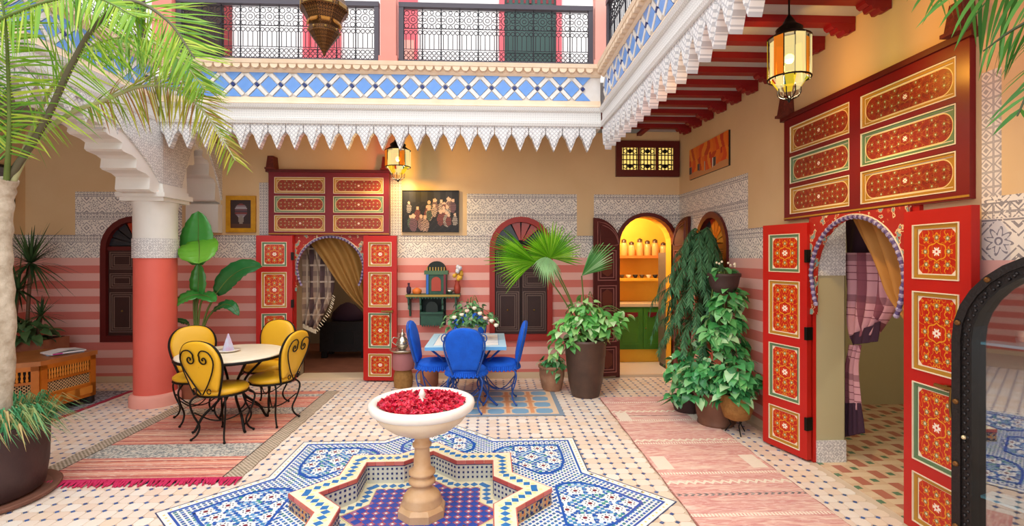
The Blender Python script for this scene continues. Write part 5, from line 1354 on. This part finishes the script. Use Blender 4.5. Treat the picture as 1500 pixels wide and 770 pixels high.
for sg, a in ((-1, .1), (-1, -.5)): MB().add([(0, 0, .1), (-.16, -.1*a-.02, .13), (-.15, -.1*a+.03, .14), (-.30, -.2*a, .06)], [(0, 1, 3, 2)]).build('long_leaf', 'big_leaf_dark', iv2)
x, y = W(2.03, 4.50); iv3 = empty('basket_ivy', (x, y, 0), 0, 'trailing ivy in a wicker wrapped pot on thin iron legs', 'potted plant')
for k in range(3): a = k*2*pi/3+.4; MB().tube([(.09*cos(a), .09*sin(a), .16), (.05*cos(a), .05*sin(a), .08), (.1*cos(a), .1*sin(a), .005)], .006, 5).build('leg', 'dark_iron', iv3)
pot(iv3, [(.07, .13), (.11, .15), (.14, .24), (.135, .34), (.14, .36)], 'wicker'); bl = [(.02, 0, .52, .18, .14, .17, 70), (-.06, -.06, .36, .15, .08, .13, 34)]
leafball(iv3, dl_, bl, seed=12); stems(iv3, bl, (0, 0, .34), n=4)
x, y = W(2.05, 4.82); st = empty('pedestal_planter', (x, y, 0), 0, 'dark bowl planter with tiny cream flowers on tall wooden stand', 'potted plant')
MB().lathe([(.11, 0), (.12, .03), (.05, .06), (.025, .1), (.02, .6), (.03, 1.18), (.09, 1.22), (.1, 1.24)], 14).build('stand', 'stem_wood', st)
MB().lathe([(.05, 1.24), (.1, 1.25), (.13, 1.32), (.145, 1.40), (.155, 1.41), (.155, 1.435), (.12, 1.43)], 20).build('bowl', 'dark_clay', st)
bl = [(-.02, -.02, .95, .16, .14, .28, 100), (.02, -.04, 1.18, .13, .1, .17, 44), (-.12, -.06, .78, .13, .1, .19, 48), (.06, -.05, .68, .13, .1, .15, 42), (0, 0, 1.46, .1, .08, .05, 12)]
leafball(st, leaf_mesh('leaf', .10, .082, 'pothos_mix'), bl, seed=13); stems(st, bl[:4], (0, 0, 1.36), n=5)
fl_ = MB().ball((0, 0, 0), .012, 0, 6, 4).mesh('flower', 'rose_cream')
for i in range(10): place('flower', fl_, st, (random.uniform(-.09, .09), random.uniform(-.09, .05), 1.50+random.uniform(0, .05)))

# ---- bird of paradise plant between column and red door
def paddle(parent, pts, wd, mat, nrm=(0, -1, 0), stem=None, fold=.18, smat='stem_green'):
    C_ = bez(pts, 6); N = len(C_); vs = []; nr = Vector(nrm)
    for i, p in enumerate(C_):
        t = i/(N-1); T = (C_[min(i+1, N-1)]-C_[max(i-1, 0)]).normalized(); S = T.cross(nr).normalized(); nn = S.cross(T).normalized(); ww = wd*(sin(pi*min(1, t*.97+.03))**.55)*(1-.25*t); ru = .012*sin(i*2.3)
        for f in (-1, -.5, 0, .5, 1): vs.append(tuple(p+S*ww*f+nn*(abs(f)*fold*ww+ru*abs(f)*.8)))
    fs = [(5*i+k, 5*i+k+1, 5*i+k+6, 5*i+k+5) for i in range(N-1) for k in range(4)]
    o = MB().add(vs, fs, 0, True).build('leaf', mat, parent); md = o.modifiers.new('thick', 'SOLIDIFY'); md.thickness = .003
    b = MB(); b.tube([Vector(p)-nr*-.004 for p in C_], [.007*(1-.8*i/(N-1)) for i in range(N)], 5)
    if stem: b.tube(bez(stem, 6), .012, 6)
    b.build('leaf_stem', smat, o); return o
D = 5.7
sx_, sy_ = W((288-750)/FPX*D, D); bp = empty('bird_of_paradise_plant', (0, 0, 0), 0, 'tall potted plant with big paddle leaves between column and red door', 'potted plant')
b = MB(); b.lathe([(.14, 0), (.15, .03), (.19, .25), (.2, .33), (.215, .34), (.215, .37), (.18, .37), (.18, .33), (.01, .32)], 24, (sx_, sy_, 0)); b.build('pot', 'terracotta', bp)
S_ = (sx_, sy_, .34); q3 = lambda l, d=D: [P3(a, c, d+(e[0] if e else 0)) for a, c, *e in l]
paddle(bp, q3([(290, 388), (290, 360), (291, 335), (290, 309)]), .21, 'big_leaf', stem=[S_, P3(284, 440, D), P3(290, 388, D)])
paddle(bp, q3([(291, 352), (292, 362, -.12), (292, 377, -.22), (291, 386, -.26)]), .225, 'big_leaf_light', nrm=(0, -.6, .8), stem=[S_, P3(287, 430, D), P3(291, 352, D)])
paddle(bp, q3([(290, 436), (291, 410, -.02), (291, 385, -.02)]), .105, 'big_leaf', stem=[S_, P3(288, 460, D), P3(290, 436, D)])
paddle(bp, q3([(300, 433), (285, 432, -.1), (268, 438, -.15), (253, 449, -.2)]), .10, 'big_leaf', nrm=(.1, -.6, .8), stem=[S_, P3(292, 455, D), P3(300, 433, D)])
paddle(bp, q3([(290, 432), (304, 434, -.1), (316, 442, -.15)]), .09, 'big_leaf', nrm=(.1, -.6, .8))
paddle(bp, q3([(317, 430), (335, 408, -.02), (358, 393, -.04), (384, 390, -.05)]), .15, 'big_leaf_dark', nrm=(.25, -.8, .5), stem=[S_, P3(300, 465, D), P3(317, 430, D)])
paddle(bp, q3([(312, 455), (328, 446, -.05), (340, 449, -.1), (350, 462, -.12)]), .075, 'big_leaf_dark', nrm=(.1, -.7, .7), stem=[S_, P3(300, 475, D), P3(312, 455, D)])
paddle(bp, q3([(276, 474), (268, 470, -.05), (253, 467, -.08)]), .035, 'big_leaf_dark', stem=[S_, P3(280, 490, D), P3(276, 474, D)])

# ---- shaded plants at the far left
tx_, ty_ = W(-6.0, 6.0)
dr = empty('dracaena_trough', (0, 0, 0), 0, 'spiky dracaenas in a brick red trough at the far left', 'potted plant')
c1 = P3(45, 385, 5.95); c2 = P3(26, 425, 5.9); c3 = P3(60, 462, 5.9); gx = c1[0]
MB().box(gx-.35, gx+.3, c1[1]-.18, c1[1]+.18, .25, .62).build('trough', 'terracotta', dr); MB().box(gx-.3, gx+.25, c1[1]-.14, c1[1]+.14, 0, .25).build('trough_base', 'terracotta', dr); MB().box(gx-.32, gx+.27, c1[1]-.15, c1[1]+.15, .6, .625).build('soil', 'soil', dr)
def spiky(c, n, L, seed, zb=.6):
    rnd = random.Random(seed); c = Vector(c); b = MB()
    for i in range(n):
        a = i*2.399; el = radians(75-110*(i/n)+rnd.uniform(-10, 10)); d = Vector((cos(a)*cos(el), sin(a)*cos(el), sin(el))); 
        if d.y > .3: d.y *= .5
        if d.x < 0: d.x *= .6
        s_ = d.cross(Vector((0, 0, 1))).normalized()*.014; l = L*rnd.uniform(.75, 1.1); vs = []
        for k in range(5): t = k/4; p = c+d*l*t-Vector((0, 0, 1))*l*.28*t*t*cos(el); ww = (1-t)**.6+.03; vs += [p-s_*ww, p+s_*ww]
        b.add(vs, [(2*k, 2*k+1, 2*k+3, 2*k+2) for k in range(4)], 0, True)
    o = b.build('leaf_crown', 'shade_leaf', dr); MB().tube([(c.x-.05, c.y, zb), tuple(c)], .02, 6).build('stem', 'stem_wood', o)
spiky(c1, 85, .56, 1); spiky(c2, 60, .45, 2); spiky(c3, 36, .3, 3)
leafball(dr, leaf_mesh('leaf', .12, .08, 'shade_leaf'), [(gx-.1, c1[1]-.12, .74, .2, .16, .16, 70), (gx+.12, c1[1]-.12, .72, .22, .16, .14, 40)], seed=15)
# ---- flower pot on the blue table
bq = empty('flower_pot', (TBL[0]+.02, TBL[1]+.02, .664), 0, 'pale pot of green foliage and cream roses on the blue table', 'potted plant')
MB().lathe([(.07, 0), (.085, .02), (.1, .12), (.11, .13), (.11, .145), (.09, .14)], 18).build('pot', 'pot_pale', bq)
bl = [(0, 0, .25, .2, .16, .13, 90), (-.2, 0, .2, .12, .1, .09, 30), (.2, 0, .22, .12, .1, .1, 30), (0, 0, .38, .16, .1, .06, 20)]
leafball(bq, leaf_mesh('leaf', .07, .045, 'bouquet_leaf'), bl, seed=17); stems(bq, bl, (0, 0, .12), n=5, r=.003)
rz_ = MB().lathe([(.004, -.02), (.02, -.012), (.028, .004), (.02, .018), (.012, .014), (.004, .02)], 9)
r1, r2 = rz_.mesh('rose', 'rose_cream'), rz_.mesh('rose', 'rose_pink')
for i, (dx, dz) in enumerate(((-.02, .33), (.06, .36), (.12, .30), (.18, .25), (.25, .22), (-.08, .29), (.02, .24), (-.16, .26), (.3, .17))): place('rose', r1 if i % 3 else r2, bq, (dx, -.13, dz))
# =================================================================== LAMPS
def glassmat(name, c, st):
    def f():
        q = Mat(name, .3); t = q.nt.nodes.new('ShaderNodeBsdfTransparent'); t.inputs[0].default_value = (*lin(c), 1); e = q.nt.nodes.new('ShaderNodeEmission'); e.inputs[0].default_value = (*lin(c), 1); e.inputs[1].default_value = st
        mx = q.nt.nodes.new('ShaderNodeMixShader'); mx.inputs[0].default_value = .5; q.nt.links.new(t.outputs[0], mx.inputs[1]); q.nt.links.new(e.outputs[0], mx.inputs[2]); q.nt.links.new(mx.outputs[0], q.nt.nodes['Material Output'].inputs[0]); return q.m
    MDEF[name] = f
for n, c, s_ in (('lg_clear', '#ffeaa8', .55), ('lg_yellow', '#ffd83a', .6), ('lg_amber', '#f0922a', .5), ('lg_lime', '#c4c83a', .45), ('lg_red', '#d8481c', .45), ('lg_teal', '#5f8f76', .3)): glassmat(n, c, s_)
def lantern(loc, r, z0, z1, ztop, zbot, zc, lab, power, tones, n=12):
    """hanging lantern: loc on plan, glass body from z0 to z1, dome to ztop, cage to zbot, chain to zc"""
    L_ = empty('hanging_lantern', (loc[0], loc[1], zbot), 0, lab, 'lantern'); o_ = zbot
    H = z1-z0
    MB().lathe([(r*1.0, z1-o_), (r*.85, z1-o_+.02), (r*.62, z1-o_+(ztop-z1)*.25), (r*.66, z1-o_+(ztop-z1)*.4), (r*.35, z1-o_+(ztop-z1)*.6), (r*.22, z1-o_+(ztop-z1)*.8), (r*.06, ztop-o_)], 16).build('dome', 'dark_iron', L_)
    for i in range(n):
        a = 2*pi*i/n; w_ = r*math.tan(pi/n)*.9; rr_ = r*(1 if i % 2 == 0 else .88)
        pn = MB().box(-w_, w_, -.004, .004, 0, H*(.92 if i % 2 else 1)).build('glass_pane', tones[i % len(tones)], L_, (rr_*sin(a), -rr_*cos(a), z0-o_), a)
        MB().tube([(rr_*1.02*sin(a+pi/n), -rr_*1.02*cos(a+pi/n), z0-o_-.01), (rr_*1.02*sin(a+pi/n), -rr_*1.02*cos(a+pi/n), z1-o_)], .004, 4).build('glazing_bar', 'dark_iron', L_)
    for z in (z0, z1): MB().tube([(r*1.03*cos(2*pi*i/24), r*1.03*sin(2*pi*i/24), z-o_) for i in range(24)], .006, 5, True).build('hoop', 'dark_iron', L_)
    m_ = 8; zl = z0-(z0-zbot)*.42
    for i in range(m_):
        a = 2*pi*i/m_; a2 = 2*pi*(i+.8)/m_; k = .78
        MB().add([(r*.9*cos(a), r*.9*sin(a), z0-o_), (r*.9*cos(a2), r*.9*sin(a2), z0-o_), (r*.55*cos(a2), r*.55*sin(a2), zl-o_), (r*.55*cos(a), r*.55*sin(a), zl-o_)], [(0, 1, 2, 3)]).build('lower_pane', ['lg_clear', 'lg_yellow'][i % 2], L_)
        MB().tube(bez([(r*.56*cos(a), r*.56*sin(a), zl-o_), (r*.5*cos(a), r*.5*sin(a), (zl-o_)*.5), (r*.08*cos(a), r*.08*sin(a), .02)], 4), .004, 4).build('cage_rib', 'dark_iron', L_)
    MB().lathe([(.004, 0), (r*.12, .02), (r*.06, .035), (.004, .04)], 8).build('finial', 'dark_iron', L_)
    MB().ball((0, 0, (z0+z1)/2-o_), .03, 0, 8, 6).build('bulb', 'bulb_white', L_)
    MB().tube([(0, 0, ztop-o_-.01), (0, 0, zc-o_)], .006, 5).build('chain', 'dark_iron', L_)
    lamp((0, 0, (z0+z1)/2-o_-.06), power, (1, .78, .45), L_, .03)
    return L_
T1 = ['lg_clear', 'lg_amber', 'lg_clear', 'lg_lime', 'lg_clear', 'lg_teal', 'lg_clear', 'lg_red', 'lg_yellow']
lantern(W((583-750)/FPX*6.0, 6.0), .145, 2.67, 2.87, 3.05, 2.49, ZC, 'glowing glass lantern hanging in front of the back gallery wall', 34, T1)
lantern(W((1156-750)/FPX*3.12, 3.12), .118, 2.71, 2.96, 3.11, 2.56, ZC, 'glowing coloured glass lantern hanging under the red beams at right', 36, T1)
# large bronze star lantern over the courtyard
bx, by = W((475-750)/FPX*4.0, 4.0); bl_ = empty('bronze_lantern', (bx, by, 3.2), 0, 'large pierced bronze lantern hanging in front of the balcony railing', 'lantern')
MB().lathe([(.004, 0), (.02, .04), (.06, .1), (.115, .18), (.12, .215), (.10, .225)], 12, sm=False).build('lower_cone', 'bronze', bl_)
MB().lathe([(.10, .225), (.11, .24), (.165, .34), (.19, .36), (.19, .40), (.17, .42), (.13, .55), (.05, .75), (.03, .8)], 8, sm=False).build('body', 'bronze', bl_)
for i in range(8):
    a = 2*pi*(i+.5)/8; pn = MB().prism([(-.03, 0), (.03, 0), (.04, .06), (0, .085), (-.04, .06)], -.006, .006, 'y').build('pierced_pane', 'amber_pane', bl_, (.128*cos(a), .128*sin(a), .245), rot=(radians(-28), 0, a+pi/2)); 
    MB().prism([(-.045, 0), (.045, 0), (.045, .03), (-.045, .03)], -.004, .004, 'y').build('rim_plate', 'brass', bl_, (.178*cos(a), .178*sin(a), .365), a+pi/2)
    MB().ball((.118*cos(a), .118*sin(a), .2), .012, 0, 6, 4).build('stud', 'brass', bl_)

MB().tube([(0, 0, .78), (0, 0, 2.4)], .01, 5).build('chain', 'dark_iron', bl_)
b = MB(); b.tube([(XEL-1, by, 5.58), (XER+1, by, 5.58)], .02, 6); tag(b.build('lantern_cable', 'dark_iron'), 'steel cable over the courtyard carrying the bronze lantern', 'cable')

# =================================================================== PICTURES
rp_ = random.Random(3)
figs = [(rp_.uniform(.05, .95), rp_.uniform(.15, .62), rp_.uniform(.045, .075), rp_.choice(['#8a6a62', '#a88a7c', '#6d4a52', '#9c9088', '#7a3a34', '#4a5a48', '#b59c88'])) for _ in range(26)]
figs.sort(key=lambda f: -f[1])
def market(u, v):
    c = '#191416' if (int(u*40)*7+int(v*30)*13) % 5 else '#262024'
    if v > .74: c = '#2e2a2c' if int(u*9) % 2 else '#1a1618'
    for x, y, s_, k in figs:
        if ((u-x)/s_)**2+((v-y)/(s_*2.6))**2 < 1: c = k if (int((u-x)*120)+int(v*60)) % 3 else '#3a2c2e'
        if ((u-x)/(s_*.5))**2+((v-y-s_*3.0)/(s_*.75))**2 < 1: c = '#c9a890'
    return c
def picture(name, loc, rz, w_, h_, fn, frame, fw, lab, nx=70, ny=52):
    r = empty(name, loc, rz, lab, 'picture'); canvas('painted_sheet', w_-2*fw+.002, h_-2*fw+.002, nx, ny, fn, parent=r, loc=(0, -.02, 0))
    MB().box(-w_/2+fw*.5, w_/2-fw*.5, -.018, 0, -h_/2+fw*.5, h_/2-fw*.5).build('backing', 'black', r)
    if fw > .004: Rr = lambda d: [(-w_/2+d, -h_/2+d), (w_/2-d, -h_/2+d), (w_/2-d, h_/2-d), (-w_/2+d, h_/2-d)]; MB().ringprism(Rr(0), Rr(fw), -.035, 0, 'y').build('frame', frame, r)
    return r
picture('painting', (-.778, YB, 2.185), 0, .735, .545, market, 'black', .008, 'dark crowded market scene painting on the back wall')
def vase(u, v):
    c = '#3a2a2a'
    if ((u-.5)/.3)**2+((v-.62)/.25)**2 < 1: c = ['#6d4a52', '#8a7a82', '#4a3c44', '#a09aa0', '#7a3a3a'][(int(u*14)*5+int(v*16)*3) % 5]
    if ((u-.5)/.12)**2+((v-.3)/.16)**2 < 1: c = '#8c8078'
    if v < .16: c = '#54362c'
    return c
picture('painting', (-3.2, YB, 2.14), 0, .37, .47, vase, 'frame_gold', .055, 'small gold framed flower still life left of the red door', 24, 32)
def sunset(u, v):
    import math as m
    if v < .16+.05*sin(u*9): c = '#c98a5a'
    elif v < .42 and (sin(u*31)+sin(u*17+2)) > .75: c = ['#2a2438', '#45303c', '#5a5a6c', '#e0d4c8'][int(u*37) % 4]
    else: c = ['#e0641c', '#d9481a', '#e8842a', '#c23a1c', '#e6741e'][int(u*13+.5*sin(v*7+u*9)+(v > .6)*2) % 5]
    if .45 < v < .62 and sin(u*23+1) > .86: c = '#c22a1c'
    return c
picture('painting', (XR, 5.667, 2.745), -pi/2, 1.04, .38, sunset, 'black', .004, 'wide orange painting of robed figures on the right wall', 80, 34)
b = MB(); picture('painting', (XL, 5.95, 2.45), pi/2, .9, .5, lambda u, v: '#77787f' if (int(u*11)+int(v*7)) % 2 else '#6a6a74', 'dark_wood', .03, 'grey picture on the shaded left gallery wall', 11, 7)

# =================================================================== GREEN WALL SHELF
sh = empty('wall_shelf', (-.72, YB, 0), 0, 'ornate green and gold wall shelf between red door and window', 'shelf')
MB().box(-.35, .33, -.2, 0, 1.08, 1.115).build('shelf_board', 'shelf_green', sh); MB().box(-.355, .335, -.21, -.2, 1.085, 1.11).build('gold_edge', 'shelf_gold', sh)
for i in range(18): MB().prism([(-.345+i*.0375, 1.08), (-.327+i*.0375, 1.055), (-.309+i*.0375, 1.08)], -.205, -.195, 'y').build('valance_tooth', 'shelf_green', sh)
side = [(0, 1.08), (-.19, 1.08), (-.18, 1.0), (-.15, .97), (-.16, .92), (-.11, .88), (-.12, .83), (-.07, .8), (-.05, .72), (0, .72)]
for x0 in (-.33, -.18, .10, .27): MB().prism([(y, z if x0 in (-.18, .10) else z+(.1 if z < .9 else 0)) for y, z in side], x0, x0+.02, 'x').build('bracket', 'shelf_green', sh)
MB().box(-.18, .12, -.16, 0, .86, .885).build('lower_board', 'shelf_green', sh); MB().box(-.2, .14, -.012, 0, .70, 1.08).build('back_board', 'shelf_dark', sh)
MB().box(-.17, .11, -.13, -.115, .72, .86).build('front_panel', 'shelf_green', sh)
for i in range(9): MB().prism([(-.165+i*.031, .72), (-.15+i*.031, .69), (-.135+i*.031, .72)], -.135, -.12, 'y').build('valance_tooth', 'shelf_green', sh)
b = MB(); b.prism(arch_outline(-.10, .05, .885, 1.02)[::-1], -.155, -.14, 'y'); b.build('niche_arch', 'shelf_dark', sh)
ml = empty('miniature_shrine', (-.69, YB-.1, 1.116), 0, 'small green painted wooden shrine box with domed top on the wall shelf', 'ornament')
MB().box(-.13, .13, -.07, .07, 0, .26).build('body', 'shelf_green', ml); MB().prism(arch_outline(-.12, .12, .26, .42), -.06, .06, 'y').build('dome', 'shelf_dark', ml); MB().box(-.15, .15, -.085, .07, .25, .3).build('eave', 'shelf_gold_dark', ml)
MB().prism(arch_outline(-.06, .06, .04, .22), -.078, -.07, 'y').build('niche_door', 'shelf_red', ml)
for s_ in (-1, 1): MB().box(s_*.11-.014, s_*.11+.014, -.085, -.07, 0, .25).build('pilaster', 'cobalt' if s_ < 0 else 'wine_paint', ml)
for i in range(7): MB().box(-.12+i*.036, -.105+i*.036, -.088, -.08, .3, .345).build('crest', 'shelf_gold', ml)
for x, mt, lab, pr, nm, ct in ((-1.045, 'plum', 'small dark purple bottle at the left end of the wall shelf', [(.02, 0), (.03, .02), (.03, .08), (.012, .1), (.016, .14)], 'bottle', 'bottle'), (-.94, 'orange_pot', 'small orange lidded box on the wall shelf', [(.05, 0), (.06, .02), (.06, .05), (.03, .07), (.01, .08)], 'lidded_box', 'box'), (-.52, 'silver', 'small silver dish on the wall shelf beside vase', [(.02, 0), (.05, .03), (.055, .05), (.03, .04)], 'dish', 'dish')):
    tag(MB().lathe(pr, 14).build(nm, mt, None, (x, YB-.12, 1.1165)), lab, ct)

vz = empty('flower_vase', (-.425, YB-.1, 1.1165), 0, 'amber vase of yellow and white flowers at the right of the wall shelf', 'vase'); MB().lathe([(.03, 0), (.04, .02), (.045, .08), (.025, .14), (.035, .17)], 14).build('vase', 'shelf_red', vz)
fl2 = MB().ball((0, 0, 0), .028, 0, 7, 5).mesh('flower', 'flower_yellow'); fl3 = MB().ball((0, 0, 0), .03, 0, 7, 5).mesh('flower', 'flower_white')
for i in range(12): place('flower', fl2 if i < 7 else fl3, vz, (random.uniform(-.05, .05), random.uniform(-.04, .04), .19+i*.014))

# =================================================================== CARVED BENCH WITH MAGAZINES
zt = .57; A = Vector((*FL(138, 513, zt), 0)); B_ = Vector((*FL(58, 529, zt), 0)); D1 = (B_-A).normalized(); N1 = Vector((D1.y, -D1.x, 0)); 
bn = empty('carved_bench', (0, 0, 0), 0, 'carved orange wooden bench chest at the left with spindle openings', 'bench')
if N1.x < 0: N1 = -N1                      # courtyard-facing normal
C_ = B_-N1*.28+D1*.22; E_ = C_-N1*.75; F_ = A-N1*.62
poly = [A, B_, C_, E_, F_]; cen = sum(poly, Vector())/5
big = [cen+(p-cen)*1.05 for p in poly]
MB().prism([(p.x, p.y) for p in big], zt-.045, zt).build('top', 'bench_top', bn)
MB().prism([(cen.x+(p.x-cen.x)*.97, cen.y+(p.y-cen.y)*.97) for p in poly], .09, zt-.045).build('carcass', 'dark_gap', bn)
def face(P, Q_, nsp, carve=True):
    L_ = (Q_-P).length; a = atan2((Q_-P).y, (Q_-P).x); f = empty('side_panel', (P.x, P.y, 0), a, parent=bn); z = lambda t: .09+(zt-.135)*t
    b = MB(); b.box(0, L_, -.0, .02, z(0), z(.33)); b.box(0, L_, 0, .02, z(.9), z(1)); b.box(0, .06, 0, .02, z(0), z(1)); b.box(L_-.06, L_, 0, .02, z(0), z(1)); b.box(.06, L_-.06, 0, .02, z(.6), z(.66)); b.build('panel_frame', 'orange_wood', f)
    for i in range(nsp):
        x = .07+(L_-.14)*(i+.5)/nsp; MB().lathe([(.008, z(.66)), (.014, z(.7)), (.007, z(.76)), (.013, z(.8)), (.007, z(.85)), (.009, z(.9))], 6, (x, .01, 0)).build('spindle', 'orange_wood_light', f)
    b = MB(); k = int((L_-.12)/.03)
    for i in range(k):
        for j in range(4): b.tube([(.06+(i+.5)*(L_-.12)/k+.013*cos(2*pi*q/6), .004, z(.365+.07*j)+.013*sin(2*pi*q/6)) for q in range(6)], .005, 4, True)
    o = b.build('pierced_carving', 'carving_pale', f); MB().box(.06, L_-.06, -.0, .012, z(.33), z(.35)).build('moulding', 'orange_wood_light', f)
    for t in (.25, .5, .75): MB().box(L_*t-.1, L_*t+.1, .018, .026, z(.08), z(.26)).build('lower_panel', 'orange_wood_light', f)

def face_out(P, Q_, n):
    m_ = (P+Q_)/2-cen; d = Q_-P
    if m_.x*d.y-m_.y*d.x < 0: P, Q_ = Q_, P
    # local +y must point outward
    face(Q_, P, n)
face_out(A, B_, 16); face_out(B_, C_, 6); face_out(A, F_, 12)
for p in poly: q_ = cen+(p-cen)*.9; MB().cbox((q_.x, q_.y, .05), (.1, .1, .08), 0, .4).build('foot', 'dark_gap', bn)
mp = A+(B_-A)*.28-N1*.2
for i, (mt, dx, lab) in enumerate((('magazine_blue', 0, 'bottom magazine of the pile on the carved bench'), ('paper', .03, 'open white magazine with pink page on the carved bench'))):
    m_ = empty('magazine', (mp.x+dx, mp.y-dx, zt+.001+i*.014), .9+i*.2, lab, 'magazine', 'magazines on the bench'); MB().box(-.15, .15, -.11, .11, 0, .012).build('pages', mt, m_)
    if i: MB().add([(-.15, -.11, .013), (0, -.11, .03), (.15, -.11, .016), (.15, .11, .016), (0, .11, .03), (-.15, .11, .013)], [(0, 1, 4, 5), (1, 2, 3, 4)]).build('open_spread', 'paper', m_); MB().box(-.14, -.06, -.118, -.11, .001, .012).build('pink_page', 'magazine_pink', m_)

# =================================================================== BLACK ARCHED DISPLAY CABINET
F0 = Vector((2.265, 2.335, 0)); dv = Vector((sin(radians(20)), -cos(radians(20)), 0)); aw = atan2(dv.y, dv.x)
dc = empty('display_cabinet', tuple(F0), aw, 'black carved arched display cabinet with glass front at the right edge', 'cabinet')   # local x along the front, +y towards the wall
Wc, Hs = .86, 1.20
def arc_out(i, s=16): r_ = Wc/2-i; return [(i, .0+i*.6)] + [(Wc/2-r_*cos(pi*k/s), Hs+r_*sin(pi*k/s)) for k in range(s+1)] + [(Wc-i, .0+i*.6)]
MB().ringprism(arc_out(0), arc_out(.035), -.03, .10, 'y').build('outer_frame', 'dark_wood', dc)
MB().ringprism(arc_out(.035), arc_out(.072), -.015, .10, 'y').build('inner_frame', 'dark_wood', dc)
MB().ringprism(arc_out(.072), arc_out(.08), -.03, .10, 'y').build('bead', 'black', dc)
b = MB(); pts = arc_out(.054); 
for p, q_ in zip(pts, pts[1:]):
    n = max(1, int(sqrt((p[0]-q_[0])**2+(p[1]-q_[1])**2)/.022))
    for k in range(n):
        t = k/n; x, z = p[0]+(q_[0]-p[0])*t, p[1]+(q_[1]-p[1])*t; b.ball((x+.007*(-1)**k, -.017, z), .008, 0, 6, 4)
b.build('carved_border', 'carved_black', dc)

for p in [arc_out(.018)[k] for k in (2, 5, 8, 11, 15)] + [(.018, .3), (.018, .6), (.018, .9), (Wc-.018, .5), (Wc-.018, .9)]: MB().lathe([(.012, 0), (.013, .005), (.007, .009)], 8).build('brass_mount', 'brass_worn', dc, (p[0], -.03, p[1]), rot=(pi/2, 0, 0))
MB().ball((.054, -.04, .74), .010, 0, 8, 6).build('knob', 'brass_pale', dc)
pg = arc_out(.076); MB().prism(pg[::-1], .03, .034, 'y').build('glass_pane', 'glass', dc)
MB().ringprism(arc_out(.02), arc_out(.04), .10, .15, 'y').build('case_side', 'black', dc); MB().prism(arc_out(.02)[::-1], .15, .155, 'y').build('case_back', 'cab_inside', dc)
for z in (.45, 1.18): MB().box(.08, Wc-.08, .045, .148, z, z+.012).build('shelf', 'shelf_glass', dc)

for i, (t, z, mt, lab) in enumerate(((.22, 1.1925, 'silver', 'small crystal bowl on the upper cabinet shelf'), (.42, 1.1925, 'cobalt', 'blue bowl on the upper cabinet shelf'), (.3, .4625, 'orange_wood_light', 'amber jar on the lower cabinet shelf'))):
    p = F0+dv*t+Vector((-dv.y, dv.x, 0))*.095; tag(MB().lathe([(.02, 0), (.03, .01), (.04, .05), (.035, .07)], 14).build('bowl', mt, None, (p.x, p.y, z)), lab, 'bowl')
